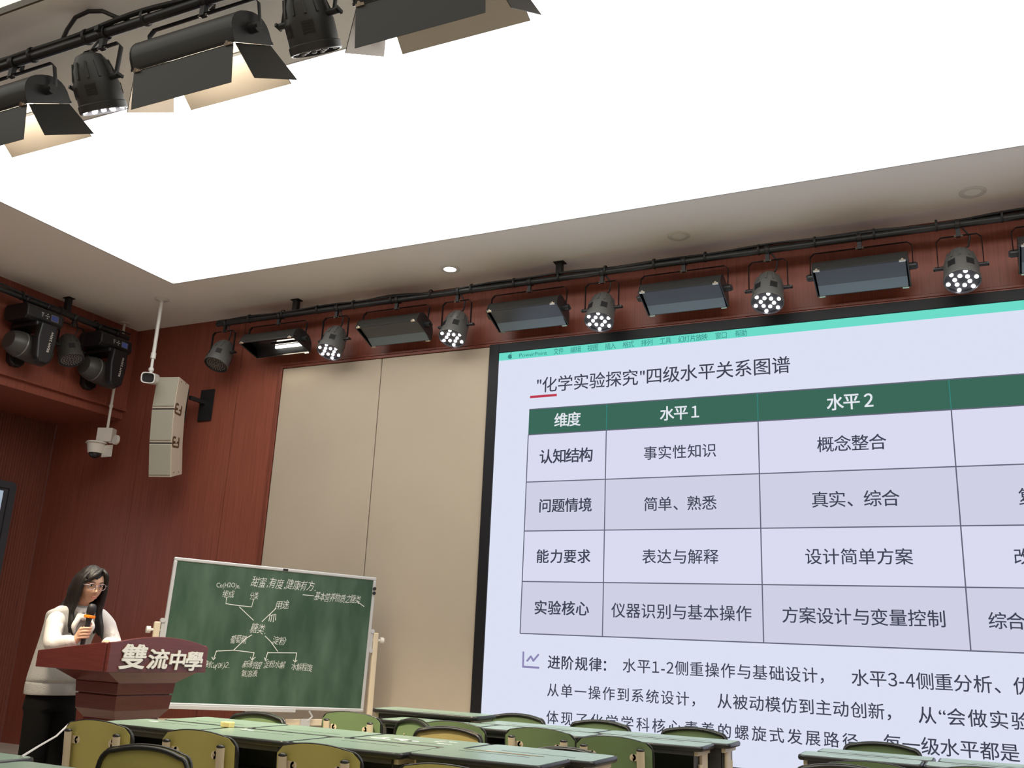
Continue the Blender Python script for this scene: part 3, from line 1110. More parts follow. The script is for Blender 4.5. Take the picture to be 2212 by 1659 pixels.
# ------------------------------------------------------------------ cameras on poles
dc = thing('dome_camera', 'white dome security camera with junction box hung on a thin pole', 'security camera', (-8.33, 7.08, ZC), radians(0))
mb = MB()
mb.cyl((0, 0, -.002), (0, 0, -1.22), .015, 12)
mb.cyl((0, 0, -.94), (0, 0, -.97), .021, 12)
mb.cyl((0, 0, 0), (0, 0, -.012), .05, 16)
mb.build('pole', M_WHITE, dc, smooth=40)
MB(Rz(radians(20))).box((0, 0, -1.28), (.17, .10, .15)).build('junction_box', M_WHITE, dc, bevel=.006)
Mc = Tr(-.07, -.05, 0)
MB(Mc).lathe([(.105, -1.37), (.112, -1.378), (.10, -1.36), (.075, -1.48), (.001, -1.482)], 28).build('dome_housing', M_WHITE, dc, smooth=35)
MB(Mc).ball((0, 0, -1.475), (.064, .064, .062), 20, 12).build('dome', M_GLASSD, dc, smooth=60)
mb = MB()
mb.span((-.02, -.01, -1.52), (.13, .0, -1.39))
mb.build('mounting_plate', M_WHITE, dc, bevel=.02)
mb = MB()
mb.cyl((.205, -.06, -1.35), (.21, -.03, -1.35), .052, 24)
mb.build('round_cover', M_WHITE, dc, smooth=40, bevel=.004)
mb = MB()
mb.tube([(.02, 0, -1.35), (.0, -.06, -1.36), (-.04, -.09, -1.375)], .008, 6)
mb.tube([(.06, 0, -1.36), (.12, -.02, -1.37), (.155, -.03, -1.365)], .01, 6)
mb.build('lead', M_WHITE, dc, smooth=60)

bc = thing('bullet_camera', 'white bullet camera on a long ceiling pole in front of the loudspeaker', 'security camera', (-7.33, 6.64, ZC), 0)
mb = MB()
mb.lathe([(.075, 0), (.075, -.008), (.03, -.018), (.02, -.03)], 24)
mb.cyl((0, 0, -.01), (0, 0, -.62), .019, 14)
mb.cyl((0, 0, -.58), (0, 0, -.64), .026, 14)
mb.cyl((0, 0, -.63), (0, 0, -.74), .015, 12)
mb.build('pole', M_CAMW, bc, smooth=40)
mb = MB()
mb.ball((0, 0, -.755), .028, 14, 10)
mb.cyl((0, 0, -.745), (0, 0, -.79), .016, 12)
mb.build('ball_joint', M_CAMW, bc, smooth=60)
Mb = Tr(0, 0, -.845) @ Matrix.Scale(1.15, 4) @ Rz(radians(38)) @ Rx(radians(12))
# body along local -y
mb = MB(Mb)
rr = [(.058 * (abs(cos(a)) ** .55) * (1 if cos(a) > 0 else -1), .048 * (abs(sin(a)) ** .55) * (1 if sin(a) > 0 else -1)) for a in [2 * pi * k / 24 for k in range(24)]]
inn = [(x * .86, z * .84) for x, z in rr]
mb.prism(rr, (0, -.04, 0), (1, 0, 0), (0, 0, 1), (0, 1, 0), .19)
mb.build('camera_body', M_CAMW, bc, smooth=30)
mb = MB(Mb)
vs_ = [(x, -.10, z) for x, z in rr] + [(x, -.03, z) for x, z in rr] + [(x, -.10, z) for x, z in inn] + [(x, -.03, z) for x, z in inn]
n = 24
fs_ = []
for i in range(n):
    j = (i + 1) % n
    fs_ += [(i, j, n + j, n + i), (2 * n + i, 3 * n + i, 3 * n + j, 2 * n + j), (i, 2 * n + i, 2 * n + j, j), (n + i, n + j, 3 * n + j, 3 * n + i)]
mb.add(vs_, fs_)
mb.build('sun_hood', M_CAMW, bc, smooth=30)
MB(Mb).prism(inn, (0, -.075, 0), (1, 0, 0), (0, 0, 1), (0, 1, 0), .04).build('lens_window', M_GLASSD, bc)

# ------------------------------------------------------------------ wall monitor at the left edge
tv = thing('wall_monitor', 'grey framed monitor on the ribbed left wall at the photo edge', 'monitor', (-9.25, 6.82, 1.1))
W, H = 1.75, 1.58
mb = MB()
poly_o = []
rad = .06
for cx_, cz_, a0 in ((-rad, H - rad, 0), (-W + rad, H - rad, 90), (-W + rad, rad, 180), (-rad, rad, 270)):
    for k in range(5):
        a = radians(a0 + 22.5 * k)
        poly_o.append((cx_ + rad * cos(a), cz_ + rad * sin(a)))
mb.prism(poly_o, (-.09, 0, 0), (0, 1, 0), (0, 0, 1), (1, 0, 0), .09)
mb.build('monitor_case', M_GREYTV, tv, bevel=.006)
mb = MB()
for a, b in (((.0, -W + .07, H - .085), (.006, -.085, H - .075)), ((.0, -.095, .08), (.006, -.085, H - .075)), ((.0, -W + .07, .08), (.006, -W + .08, H - .085)), ((.0, -W + .08, .08), (.006, -.095, .09))):
    mb.span(a, b)
mb.build('bezel_edge', M_BLACK, tv)
MB().span((-.001, -W + .11, .12), (.003, -.15, H - .11)).build('monitor_picture', M_TVS, tv)
MB().span((-.25, -1.1, .5), (-.089, -.6, 1.0)).build('wall_mount', M_BLACK, tv)

# ------------------------------------------------------------------ lectern
# local frame: +x = front (faces the screen side of the room), +y = the audience's far side
LX, LY = -4.750, 4.43
lec = thing('lectern', 'red wooden lectern with white raised letters on its front', 'lectern', (LX, LY, 0), radians(-4))
hx, hy = .30, .365


def frustum(z0, a0, z1, a1, bx=(0, 0)):
    """block between z0 and z1 with half sizes a0 / a1; x centre shifts bx"""
    mb = MB()
    vs = []
    for (z, (ax, ay), c) in ((z0, a0, bx[0]), (z1, a1, bx[1])):
        vs += [(c - ax, -ay, z), (c + ax, -ay, z), (c + ax, ay, z), (c - ax, ay, z)]
    mb.add(vs, [(0, 3, 2, 1), (4, 5, 6, 7), (0, 1, 5, 4), (1, 2, 6, 5), (2, 3, 7, 6), (3, 0, 4, 7)])
    return mb


# head: two sloping side boards, arched front board, sloping desk, back rail
for s in (-1, 1):
    MB().prism([(-hx, .972), (hx, .972), (hx, 1.128), (hx - .02, 1.132), (-hx, 1.066)], (0, s * hy - .011, 0), (1, 0, 0), (0, 0, 1), (0, 1, 0), .022).build('side_board', M_LECT, lec, bevel=.003)
arch = [(-hy, .97), (hy, .97), (hy, 1.118), (hy - .05, 1.135)]
arch += [(hy - .05 - (2 * hy - .10) * t, 1.135 + .038 * sin(pi * t) ** .8 if t < 1 else 1.135) for t in [k / 14 for k in range(1, 14)]]
arch += [(-hy + .05, 1.137), (-hy, 1.134)]
fb = MB().prism(arch, (hx, 0, 0), (0, 1, 0), (0, 0, 1), (1, 0, 0), .024).build('front_board', M_LECT, lec, bevel=.003)
MB().prism([(-hx, 1.03), (hx, 1.105), (hx, 1.09), (-hx, 1.015)], (0, -hy + .011, 0), (1, 0, 0), (0, 0, 1), (0, 1, 0), 2 * hy - .022).build('reading_desk', M_LECT, lec)
MB().span((-hx, -hy, .972), (-hx + .02, hy, 1.03)).build('back_rail', M_LECT, lec, bevel=.002)
frustum(.905, (.19, .205), .972, (.235, hy - .03), (.055, .06)).build('tapered_collar', M_LECT, lec)
frustum(.842, (.185, .205), .905, (.19, .21), (.055, .055)).build('upper_block', M_LECT, lec, bevel=.003)
frustum(.834, (.17, .19), .842, (.17, .19), (.055, .055)).build('shadow_groove', M_WOOD2, lec)
frustum(.752, (.175, .197), .834, (.183, .204), (.055, .055)).build('lower_block', M_LECT, lec, bevel=.003)
frustum(.700, (.14, .155), .752, (.175, .197), (.055, .055)).build('lower_collar', M_LECT, lec)
frustum(.10, (.22, .25), .700, (.14, .155), (.055, .055)).build('column', M_LECT, lec, bevel=.003)
frustum(.0, (.27, .30), .10, (.26, .29), (.055, .055)).build('plinth', M_LECT, lec, bevel=.004)
# raised letters on the front board (each a separate cut-out)
for ch, y0, y1, z, h in (('雙', -.292, -.112, 1.058, .128), ('流', -.096, .052, 1.047, .104), ('中', .066, .182, 1.043, .104), ('學', .184, .318, 1.038, .104)):
    v, f = text_geo(ch, h / .88, .0, .0, 1.0, .10)
    v[:, 0] = (v[:, 0] - v[:, 0].min()) / (v[:, 0].max() - v[:, 0].min())
    v[:, 1] = (v[:, 1] - (v[:, 1].max() + v[:, 1].min()) / 2)
    mb = MB()
    b = .003
    for k, (dy, dz) in enumerate([(0, 0)] + [(b * cos(2 * pi * q / 8), b * sin(2 * pi * q / 8)) for q in range(8)]):
        for layer in range(4):
            mb.add([(hx + .024 + .003 + .003 * layer + .00005 * k, y0 + p[0] * (y1 - y0) + dy, z + p[1] + dz) for p in v], f)
    mb.build('raised_letter', M_LETTER, fb, fix=False)

# ------------------------------------------------------------------ chalkboard on its stand
by, br = .981, -.019
r0 = Vector((cos(by), sin(by), 0))
nv = Vector((sin(by), -cos(by), 0))
u0 = Vector((0, 0, 1))
cb = thing('chalkboard', 'green chalkboard covered in chalk writing on a beige stand behind the lectern', 'chalkboard', (-5.1906, 6.3314, 0), by)
BW, BH, BZ = 1.702, 1.104, 1.2046
TB = Tr(0, 0, BZ) @ Ry(-br)      # board frame: x right, y away from the audience, z up


def bspan(mb, x0, z0, x1, z1, d0, d1):
    mb.span((x0, d0, z0), (x1, d1, z1), TB)


brd = None
mb = MB()
bspan(mb, -BW / 2 + .02, -BH / 2 + .02, BW / 2 - .02, BH / 2 - .02, -.006, .012)
brd = mb.build('writing_surface', M_BOARD, cb)
mb = MB()
fw = .026
bspan(mb, -BW / 2, BH / 2 - fw, BW / 2, BH / 2, -.014, .018)
bspan(mb, -BW / 2, -BH / 2, BW / 2, -BH / 2 + fw, -.014, .018)
bspan(mb, -BW / 2, -BH / 2 + fw, -BW / 2 + fw, BH / 2 - fw, -.014, .018)
bspan(mb, BW / 2 - fw, -BH / 2 + fw, BW / 2, BH / 2 - fw, -.014, .018)
mb.build('board_frame', M_ALU, cb, bevel=.006)
mb = MB()
bspan(mb, -.84, -BH / 2 - .016, .25, -BH / 2 - .004, -.06, .0)
bspan(mb, -.84, -BH / 2 - .016, .25, -BH / 2 + .012, -.064, -.058)
mb.build('chalk_tray', M_ALU, cb, bevel=.002)
for x, z in ((.838, .456), (.838, .418)):
    mb = MB()
    mb.cyl((x, -.014, z), (x, -.028, z), .014, 12, TB)
    mb.build('magnet', M_BLACK, brd)
mb = MB()
bspan(mb, .02, BH / 2 - .022, .062, BH / 2 - .004, -.017, -.013)
mb.build('magnet', M_BLACK, brd)
# chalk lines
LINES = [[(-0.406, 0.276), (-0.406, 0.23), (-0.3, 0.223), (-0.197, 0.222), (-0.189, 0.285)], [(-0.296, 0.214), (-0.167, 0.118)], [(0.005, 0.228), (-0.098, 0.113)], [(-0.165, 0.006), (-0.212, -0.027), (-0.294, -0.121)], [(-0.429, -0.135), (-0.288, -0.12), (-0.127, -0.13)], [(-0.426, -0.134), (-0.439, -0.192)], [(-0.456, -0.181), (-0.441, -0.201), (-0.425, -0.182)], [(-0.128, -0.13), (-0.137, -0.188)], [(-0.155, -0.165), (-0.137, -0.188), (-0.113, -0.163)], [(-0.058, 0.004), (-0.003, -0.039), (0.062, -0.11)], [(-0.018, -0.124), (0.222, -0.112)], [(-0.017, -0.117), (-0.03, -0.18)], [(-0.042, -0.162), (-0.029, -0.186), (-0.008, -0.175)], [(0.221, -0.11), (0.217, -0.182)], [(0.199, -0.168), (0.216, -0.185), (0.233, -0.169)], [(-0.038, 0.177), (-0.043, 0.12)], [(-0.021, 0.175), (-0.027, 0.118)], [(-0.005, 0.177), (-0.007, 0.117)], [(-0.033, 0.165), (0.008, 0.181), (0.011, 0.131)], [(.212, .3525), (.31, .351)], [(.70, .335), (.765, .300)]]
for ln in LINES:
    mb = MB()
    mb.tube([(x, -.0068, z) for x, z in ln], .0034, 6, ry=.0012, up=(0, 1, 0), M=TB)
    mb.build('chalk_line', M_CHALK, brd)
CHALK = [('甜蜜,有度,健康有方.', -0.224, 0.421, 0.327, 0.429, 0.083), ('Cn(H2O)n.', -0.499, 0.371, -0.312, 0.378, 0.049), ('组成', -0.445, 0.304, -0.351, 0.312, 0.058), ('分类', -0.222, 0.31, -0.155, 0.316, 0.059), ('用途', -0.008, 0.255, 0.108, 0.262, 0.069),
         ('基本营养物质之糖类', 0.316, 0.35, 0.724, 0.354, 0.072), ('糖类.', -0.181, 0.058, -0.048, 0.057, 0.08), ('葡萄糖', -0.327, -0.038, -0.201, -0.033, 0.064), ('淀粉', 0.005, -0.026, 0.117, -0.022, 0.065),
         ('制Cu(OH)2.', -0.5, -0.237, -0.303, -0.236, 0.053), ('新制银', -0.207, -0.222, -0.054, -0.221, 0.057), ('氨溶液', -0.208, -0.288, -0.08, -0.289, 0.051), ('淀粉水解', -0.035, -0.214, 0.137, -0.208, 0.058), ('水解程度', 0.188, -0.215, 0.368, -0.225, 0.059)]
rnd = random.Random(3)
for s, x0, z0, x1, z1, h in CHALK:
    v, f = fit_text(s, x1 - x0, h * .95, shear=.22, offset=-.007 * h)
    mb = MB()
    ph = rnd.uniform(0, 6)
    mb.add([(x0 + p[0] + .003 * sin(p[1] * 60 + ph), -.0072, z0 + (z1 - z0) * p[0] / (x1 - x0) + p[1] + .004 * sin(p[0] * 40 + ph)) for p in v], f, TB)
    mb.build('chalk_writing', M_CHALK, brd, fix=False)
# stand: two posts with pivots and knobs, crossbar, feet
for s in (-1, 1):
    x = s * (BW / 2 + .048)
    mb = MB()
    mb.span((x - .024, -.02, .06), (x + .024, .02, BZ + .075))
    post = mb.build('stand_post', M_BEIGE, cb, bevel=.01)
    mb = MB()
    mb.cyl((x - s * .06, 0, BZ + .012), (x + s * .055, 0, BZ + .012), .010, 10)
    mb.cyl((x + s * .045, 0, BZ + .012), (x + s * .075, 0, BZ + .012), .026, 10)
    mb.build('pivot_knob', M_WHITE, post, smooth=40)
    mb = MB()
    mb.span((x - s * .05, -.012, BZ - .09), (x - s * .028, .012, BZ + .10))
    for dz in (-.075, .085):
        mb.cyl((x - s * .035, -.018, BZ + dz), (x - s * .035, .018, BZ + dz), .018, 12)
    mb.build('pivot_bracket', M_ALU, cb)
    mb = MB()
    mb.span((x - .025, -.30, .05), (x + .025, .30, .09))
    mb.build('stand_foot', M_BEIGE, cb, bevel=.006)
    for yy in (-.27, .27):
        mb = MB()
        mb.cyl((x - .012, yy, .027), (x + .012, yy, .027), .027, 14)
        mb.build('caster', M_RUBBER, cb, smooth=40)
mb = MB()
mb.span((-BW / 2 - .03, -.012, .528), (BW / 2 + .03, .012, .578))
mb.build('crossbar', M_BEIGE, cb, bevel=.004)
mb = MB()
mb.box((.34, -.02, .552), (.075, .03, .056))
mb.tube([(.36, -.03, .565), (.395, -.03, .60), (.365, -.03, .64)], .008, 6)
mb.build('wing_clamp', M_ALU, cb)

# ------------------------------------------------------------------ desks
def desk(label, x0, x1, y0, y1, z=.755, face=-1, group='classroom desks', top=None):
    """Two-legged school desk covering x0..x1, y0..y1; open tray on the FACE side of y."""
    cx, cy = (x0 + x1) / 2, (y0 + y1) / 2
    w_, d_ = x1 - x0 - .004, y1 - y0 - .004
    t = thing('school_desk', label, 'desk', (cx, cy, 0), 0 if face < 0 else pi, group)
    # local: user side = -y
    mb = MB()
    r = .03
    out = []
    for sx, sy, a0 in ((1, 1, 0), (-1, 1, 90), (-1, -1, 180), (1, -1, 270)):
        for k in range(5):
            a = radians(a0 + 22.5 * k)
            out.append((sx * (w_ / 2 - .012 - r) + r * cos(a), sy * (d_ / 2 - .012 - r) + r * sin(a)))
    mb.prism(out, (0, 0, z - .022), (1, 0, 0), (0, 1, 0), (0, 0, 1), .022)
    tp = mb.build('desk_top', M_DESK, t)
    out2 = []
    R2 = r + .012
    for sx, sy, a0 in ((1, 1, 0), (-1, 1, 90), (-1, -1, 180), (1, -1, 270)):
        for k in range(5):
            a = radians(a0 + 22.5 * k)
            out2.append((sx * (w_ / 2 - R2) + (R2 - .006) * cos(a), sy * (d_ / 2 - R2) + (R2 - .006) * sin(a), z - .0135))
    mb = MB()
    mb.tube(out2, .0065, 8, closed=True, ry=.0128)
    mb.build('edge_band', M_RUBBER, tp, smooth=60)
    mb = MB()
    mb.span((-w_ / 2 + .12, .03 + d_ * .12, z - .0005), (w_ / 2 - .16, .036 + d_ * .12, z + .0006))
    mb.build('pencil_groove', M_DESKB, tp)
    # tray
    mb = MB()
    a, b, zt, zb = w_ / 2 - .05, d_ / 2 - .03, z - .023, z - .17
    mb.span((-a, -b, zb), (a, b, zb + .004))
    mb.span((-a, b - .004, zb), (a, b, zt))
    mb.span((-a, -b, zb), (-a + .004, b, zt))
    mb.span((a - .004, -b, zb), (a, b, zt))
    mb.build('book_tray', M_DESKB, t)
    MB().span((-a, -d_ / 2 + .015, zt - .025), (a, -d_ / 2 + .021, zt)).build('front_rail', M_DESKB, t)
    for s in (-1, 1):
        x = s * (w_ / 2 - .04)
        mb = MB()
        mb.tube([(x, -d_ * .10, z - .10), (x, -d_ * .10, .05)], .022, 12, ry=.013, up=(1, 0, 0))
        mb.tube([(x, d_ * .22, z - .03), (x, d_ * .22, .05)], .022, 12, ry=.013, up=(1, 0, 0))
        mb.span((x - .012, -d_ * .40, z - .05), (x + .012, d_ * .42, z - .024))
        mb.span((x - .008, -d_ * .08, z - .17), (x + .008, d_ * .22, z - .05))
        mb.build('leg_frame', M_BEIGE, t, bevel=.002)
        mb = MB()
        mb.tube([(x, -d_ / 2 + .0, .03), (x, d_ / 2 - .0, .03)], .018, 10, ry=.02)
        mb.build('foot_bar', M_BEIGE, t, smooth=50)
        for yy in (-d_ / 2 + .015, d_ / 2 - .015):
            MB().cyl((x, yy, 0), (x, yy, .03), .02, 10).build('foot_cap', M_RUBBER, t)
    return t


# near long table: four desks facing four desks
n1 = ['near row left end desk beside the lectern side chair', 'near row desk second from the left end with the mid chair', 'near row desk third from the left between two warm-lit green chairs', 'near row desk at the right end with the free black front edge']
f1 = ['far row desk at the left end holding the yellow sponge', 'far row desk second from left facing the pale green chair', 'far row desk with white scuffs in front of the mustard chair', 'far row desk at the right end of the near long table']
xs1 = [-4.10, -3.49, -2.88, -2.27, -1.63]
T1 = []
for k in range(4):
    T1.append(desk('green topped desk, ' + n1[k], xs1[k] + (.012 if k == 3 else 0), xs1[k + 1], 3.685 + (.012 if k == 3 else 0), 4.055 + (.012 if k == 3 else 0), z=.75 if k < 3 else .756, face=-1, group='desks of the near long table'))
xf1 = [-4.03, -3.42, -2.81, -2.19, -1.545]
for k in range(4):
    T1.append(desk('green topped desk, ' + f1[k], xf1[k], xf1[k + 1], 4.07, 4.425, z=.75, face=1, group='desks of the near long table'))
xs2 = [-3.39, -2.70, -2.03, -1.37]
n2 = ['near row left desk of the middle table behind a posted chair', 'near row middle desk of the middle table before the dark green chair', 'near row right desk of the middle table showing its open tray']
f2 = ['raised above its neighbours with a dark edge below the screen corner', 'far row middle desk of the middle table by the screen', 'far row right end desk of the middle table under the slide']
for k in range(3):
    desk('green topped desk, ' + n2[k], xs2[k], xs2[k + 1], 5.205, 5.51, z=.75, face=-1, group='desks of the middle table')
xf2 = [-3.66, -2.87, -2.09, -1.30]
for k in range(3):
    desk('green topped desk, ' + f2[k], xf2[k], xf2[k + 1], 5.525, 5.83, z=.785 if k == 0 else .75, face=1, group='desks of the middle table')
xs3 = [-.905, -.315, .27]
for k, lab in enumerate(('near left desk of the right table with torn white edge', 'near right desk of the right table at the photo edge')):
    desk('green topped desk, ' + lab, xs3[k], xs3[k + 1], 5.27, 5.545, z=.75, face=-1, group='desks of the right table')
for k, lab in enumerate(('far left desk of the right table below the slide text', 'far right desk of the right table below the slide text')):
    desk('green topped desk, ' + lab, xs3[k] + .05, xs3[k + 1] + .04, 5.555, 5.81, z=.75, face=1, group='desks of the right table')
desk('green topped desk at the bottom left corner with the white cable', -3.70, -3.08, 2.19, 2.56, z=.75, face=1, group='desks of the nearest table')
desk('green topped desk in the bottom left corner in front of the nearest chair', -3.04, -2.43, 2.10, 2.47, z=.75, face=1, group='desks of the nearest table')

o = MB().box((0, 0, .014), (.062, .04, .028)).build('sponge', M_SPONGE, bevel=.005)
o.location = (-3.50, 4.00, .75)
tag(o, 'small yellow sponge lying on the near long table', 'sponge')
# worn and chalky spots on the tops
rnd = random.Random(5)
for k, (cx_, cy_, rx_, ry_, par) in enumerate(((-2.62, 4.20, .11, .05, 6), (-2.40, 4.30, .05, .03, 6), (-2.35, 4.20, .06, .012, 6), (-2.05, 4.10, .05, .018, 7), (-3.35, 3.98, .06, .012, 1), (-3.95, 3.95, .05, .02, 0))):
    mb = MB()
    for j in range(7 if k < 2 else 1):
        x, y = cx_ + rnd.uniform(-rx_, rx_) * (1 if k < 2 else 0), cy_ + rnd.uniform(-ry_, ry_) * (1 if k < 2 else 0)
        q = rnd.uniform(.2, .5) if k < 2 else .8
        pl = [(rx_ * q * cos(a) * rnd.uniform(.7, 1.1), ry_ * q * sin(a) * rnd.uniform(.7, 1.1)) for a in [2 * pi * i / 9 for i in range(9)]]
        base = T1[par].matrix_basis.inverted() @ Vector((x, y, .7500))
        mb.prism(pl, base, (1, 0, 0), (0, 1, 0), (0, 0, 1), .0008)
    o = mb.build('scuff_patch', M_CHALK, T1[par])
    o['kind'] = 'stuff'
mb = MB()
mb.prism([(-.20, .0), (-.05, .008), (.12, .004), (.2, -.006), (.1, -.010), (-.08, -.007)], T1[3].matrix_basis.inverted() @ Vector((-1.95, 4.03, .7564)), (1, 0, 0), (0, 1, 0), (0, 0, 1), .0012)
mb.build('worn_strip', M_TAN, T1[3])

# ------------------------------------------------------------------ chairs
def back_outline(w=.42, z0=.47, z1=.80, arch=.034, r=.05, n=12):
    """closed outline (x, z) of the back plate, counter clockwise from the lower left"""
    hw = w / 2
    pts = []
    for k in range(5):
        a = radians(180 + 22.5 * k)
        pts.append((-hw + r * .8 + r * .8 * cos(a), z0 + r * .8 + r * .8 * sin(a)))
    for k in range(5):
        a = radians(270 + 22.5 * k)
        pts.append((hw - r * .8 + r * .8 * cos(a), z0 + r * .8 + r * .8 * sin(a)))
    q = .055
    zt = lambda x: z1 - arch * (abs(x) / hw) ** 2.2
    xa = hw - q
    za = zt(xa)
    for t in (0, .2, .4, .6, .8):
        # rounded shoulder: quadratic curve from the side to the arch
        b0, b1, b2 = (hw, za - q * 1.1), (hw, za + .0), (xa, za)
        pts.append(tuple((1 - t) ** 2 * b0[m] + 2 * t * (1 - t) * b1[m] + t * t * b2[m] for m in (0, 1)))
    for k in range(n + 1):
        x = xa - 2 * xa * k / n
        pts.append((x, zt(x)))
    for t in (.2, .4, .6, .8, 1):
        b0, b1, b2 = (-xa, za), (-hw, za + .0), (-hw, za - q * 1.1)
        pts.append(tuple((1 - t) ** 2 * b0[m] + 2 * t * (1 - t) * b1[m] + t * t * b2[m] for m in (0, 1)))
    return pts


def bow(x):
    return -.018 * (1 - (x / .21) ** 2)


def chair(label, x, y, rz=0.0, m=None, top=.80, group='green school chairs', thick=False):
    """Sitter looks along +y; the back plate stands at the local origin."""
    t = thing('school_chair', label, 'chair', (x, y, 0), rz, group)
    m = m or M_GREEN
    pts = back_outline(z1=top - .004, z0=top - .33)
    n = len(pts)
    lean = lambda z: -.10 * (z - (top - .33))
    # plate: columns of quads so that it can bow
    cols = 12
    mb = MB()
    zs = lambda xx: (lambda q: (q[0], q[1]))(zrange(pts, xx))
    vs, fs = [], []
    hw = .2075
    for i in range(cols + 1):
        xx = -hw + 2 * hw * i / cols
        xx = max(-hw + .002, min(hw - .002, xx))
        za, zb = zrange(pts, xx)
        for j in range(5):
            z = za + (zb - za) * j / 4
            vs.append((xx, bow(xx) + lean(z) + .007, z))
            vs.append((xx, bow(xx) + lean(z) - .007, z))
    for i in range(cols):
        for j in range(4):
            a = (i * 5 + j) * 2
            b = ((i + 1) * 5 + j) * 2
            fs.append((a, b, b + 2, a + 2))
            fs.append((a + 1, a + 3, b + 3, b + 1))
        a, b = (i * 5 + 4) * 2, ((i + 1) * 5 + 4) * 2
        fs.append((a, b, b + 1, a + 1))
        a, b = i * 10, (i + 1) * 10
        fs.append((a, a + 1, b + 1, b))
    for j in range(4):
        a = j * 2
        fs.append((a, a + 2, a + 3, a + 1))
        a = (cols * 5 + j) * 2
        fs.append((a, a + 1, a + 3, a + 2))
    mb.add(vs, fs)
    bk = mb.build('backrest', m, t, smooth=40)
    mb = MB()
    path = [(px, bow(px) + lean(pz) + .001, pz) for px, pz in pts]
    mb.tube(path, .0055, 8, closed=True)
    cxm, czm = 0.0, top - .16
    roll = [(px * .972, bow(px) + lean(pz) + .0135, pz - (.008 if pz > top - .10 else 0)) for px, pz in pts]
    mb.tube(roll, [(.0085 if pz > top - .11 else .005) for px, pz in pts], 8, closed=True)
    mb.build('rubber_rim', M_RUBBER, bk, smooth=60)
    for s in (-1, 1):
        px = s * .154
        mb = MB()
        yb = bow(px) - .028
        mb.tube([(px, yb + lean(top - .058), top - .058), (px, yb + lean(top - .33), top - .33), (px, yb, .40), (px * 1.02, .02, .30), (px * 1.04, .06, .04)],   .0215, 12, ry=.0115, up=(0, 1, 0))
        post = mb.build('back_post', M_BEIGE, t, smooth=45)
        mb = MB()
        mb.ball((px, yb + lean(top - .058), top - .058), (.022, .0125, .010), 12, 8)
        mb.build('post_cap', M_RUBBER, post, smooth=60)
        for zz in (top - .095, top - .245):
            mb = MB()
            mb.box((px - s * .030, bow(px) + lean(zz) - .012, zz), (.034, .005, .032))
            mb.cyl((px - s * .046, bow(px) + lean(zz) - .0145, zz), (px - s * .046, bow(px) + lean(zz) - .008, zz), .017, 16)
            tb = mb.build('fixing_tab', M_BEIGE, post)
            MB().ball((px - s * .046, bow(px) + lean(zz) - .0155, zz), (.006, .004, .006), 8, 6).build('screw', M_SCREW, tb)
            MB().ball((px - s * .046, bow(px) + lean(zz) + .007, zz), (.006, .003, .006), 8, 6).build('screw', M_SCREW, bk)
        mb = MB()
        mb.span((px - .0, -.005, .03), (px, -.005, .03))
        mb.tube([(px * 1.05, -.06, .02), (px * 1.05, .36, .02)], .012, 10, ry=.016)
        mb.build('foot', M_BEIGE, t, smooth=50)
        mb = MB()
        mb.tube([(px * 1.04, .07, .03), (px * 1.04, .09, .42)], .018, 12, ry=.011, up=(0, 1, 0))
        mb.build('leg', M_BEIGE, t, smooth=50)
    mb = MB()
    mb.span((-.19, .02, .425), (.19, .40, .443))
    mb.build('seat', m, t, bevel=.02)
    mb = MB()
    mb.span((-.165, .04, .40), (.165, .37, .426))
    mb.build('seat_frame', M_BEIGE, t)
    return t


def zrange(pts, x):
    """lowest and highest z of the outline at x"""
    zz = []
    n = len(pts)
    for i in range(n):
        a, b = pts[i], pts[(i + 1) % n]
        if (a[0] - x) * (b[0] - x) <= 0 and abs(a[0] - b[0]) > 1e-9:
            tt = (x - a[0]) / (b[0] - a[0])
            zz.append(a[1] + (b[1] - a[1]) * tt)
    return (min(zz), max(zz)) if zz else (pts[0][1], pts[0][1] + .01)


G1 = 'chairs pulled up to the near long table'
chair('warm-lit green chair, its back to the camera, beside the lectern foot at the far left', -3.705, 3.40, 0, M_GREEN_WARMLIT, group=G1)
chair('warm-lit green chair, its back to the camera, second from the left in the near row', -3.115, 3.42, 0, M_GREEN_WARMLIT, group=G1)
chair('warm-lit green chair, its back to the camera, below the middle of the near table', -2.475, 3.42, 0, M_GREEN_WARMLIT, top=.795, group=G1)
chair('warm-lit green chair back barely showing at the bottom edge by the table corner', -1.81, 3.30, 0, M_GREEN_WARMLIT, top=.785, group=G1)
chair('nearest warm-lit green chair at the bottom left, facing the camera', -2.62, 2.58, pi, M_GREEN_WARMLIT, top=.825, group='chairs facing the camera')
chair('pale green chair facing the camera right of the yellow sponge', -3.93, 4.72, pi, M_GREEN, top=.77, group='chairs facing the camera')
chair('mustard yellow chair facing the camera behind the near table', -2.60, 4.66, pi, M_YELLOW, top=.787, group='chairs facing the camera')
chair('chair showing only its black rim above the right end of the near table', -1.90, 4.60, pi, M_GREEN, top=.745, group='chairs facing the camera')
chair('green chair turned aslant behind the mustard chair', -2.99, 4.93, pi - radians(32), M_GREEN, top=.79, group='chairs facing the camera')
G2 = 'chairs backing onto the aisle before the middle table'
chair('green chair, its back to the camera, below the lower right corner of the chalkboard', -3.415, 5.0, 0, M_GREEN, group=G2)
chair('green chair, its back to the camera, half hidden by the slanted chair', -2.76, 5.06, 0, M_GREEN, top=.79, group=G2)
chair('dark green chair, its back to the camera, left of the two before the middle table', -2.215, 5.05, 0, M_GREEN, top=.795, group=G2)
chair('olive green chair, its back to the camera, right of the two before the middle table', -1.765, 4.98, 0, M_GREEN, top=.79, group=G2)
G3 = 'chairs on the screen side of the middle table'
chair('green chair at the far side of the middle table, left against the screen', -2.875, 6.1, pi, M_GREEN, top=.782, group=G3)
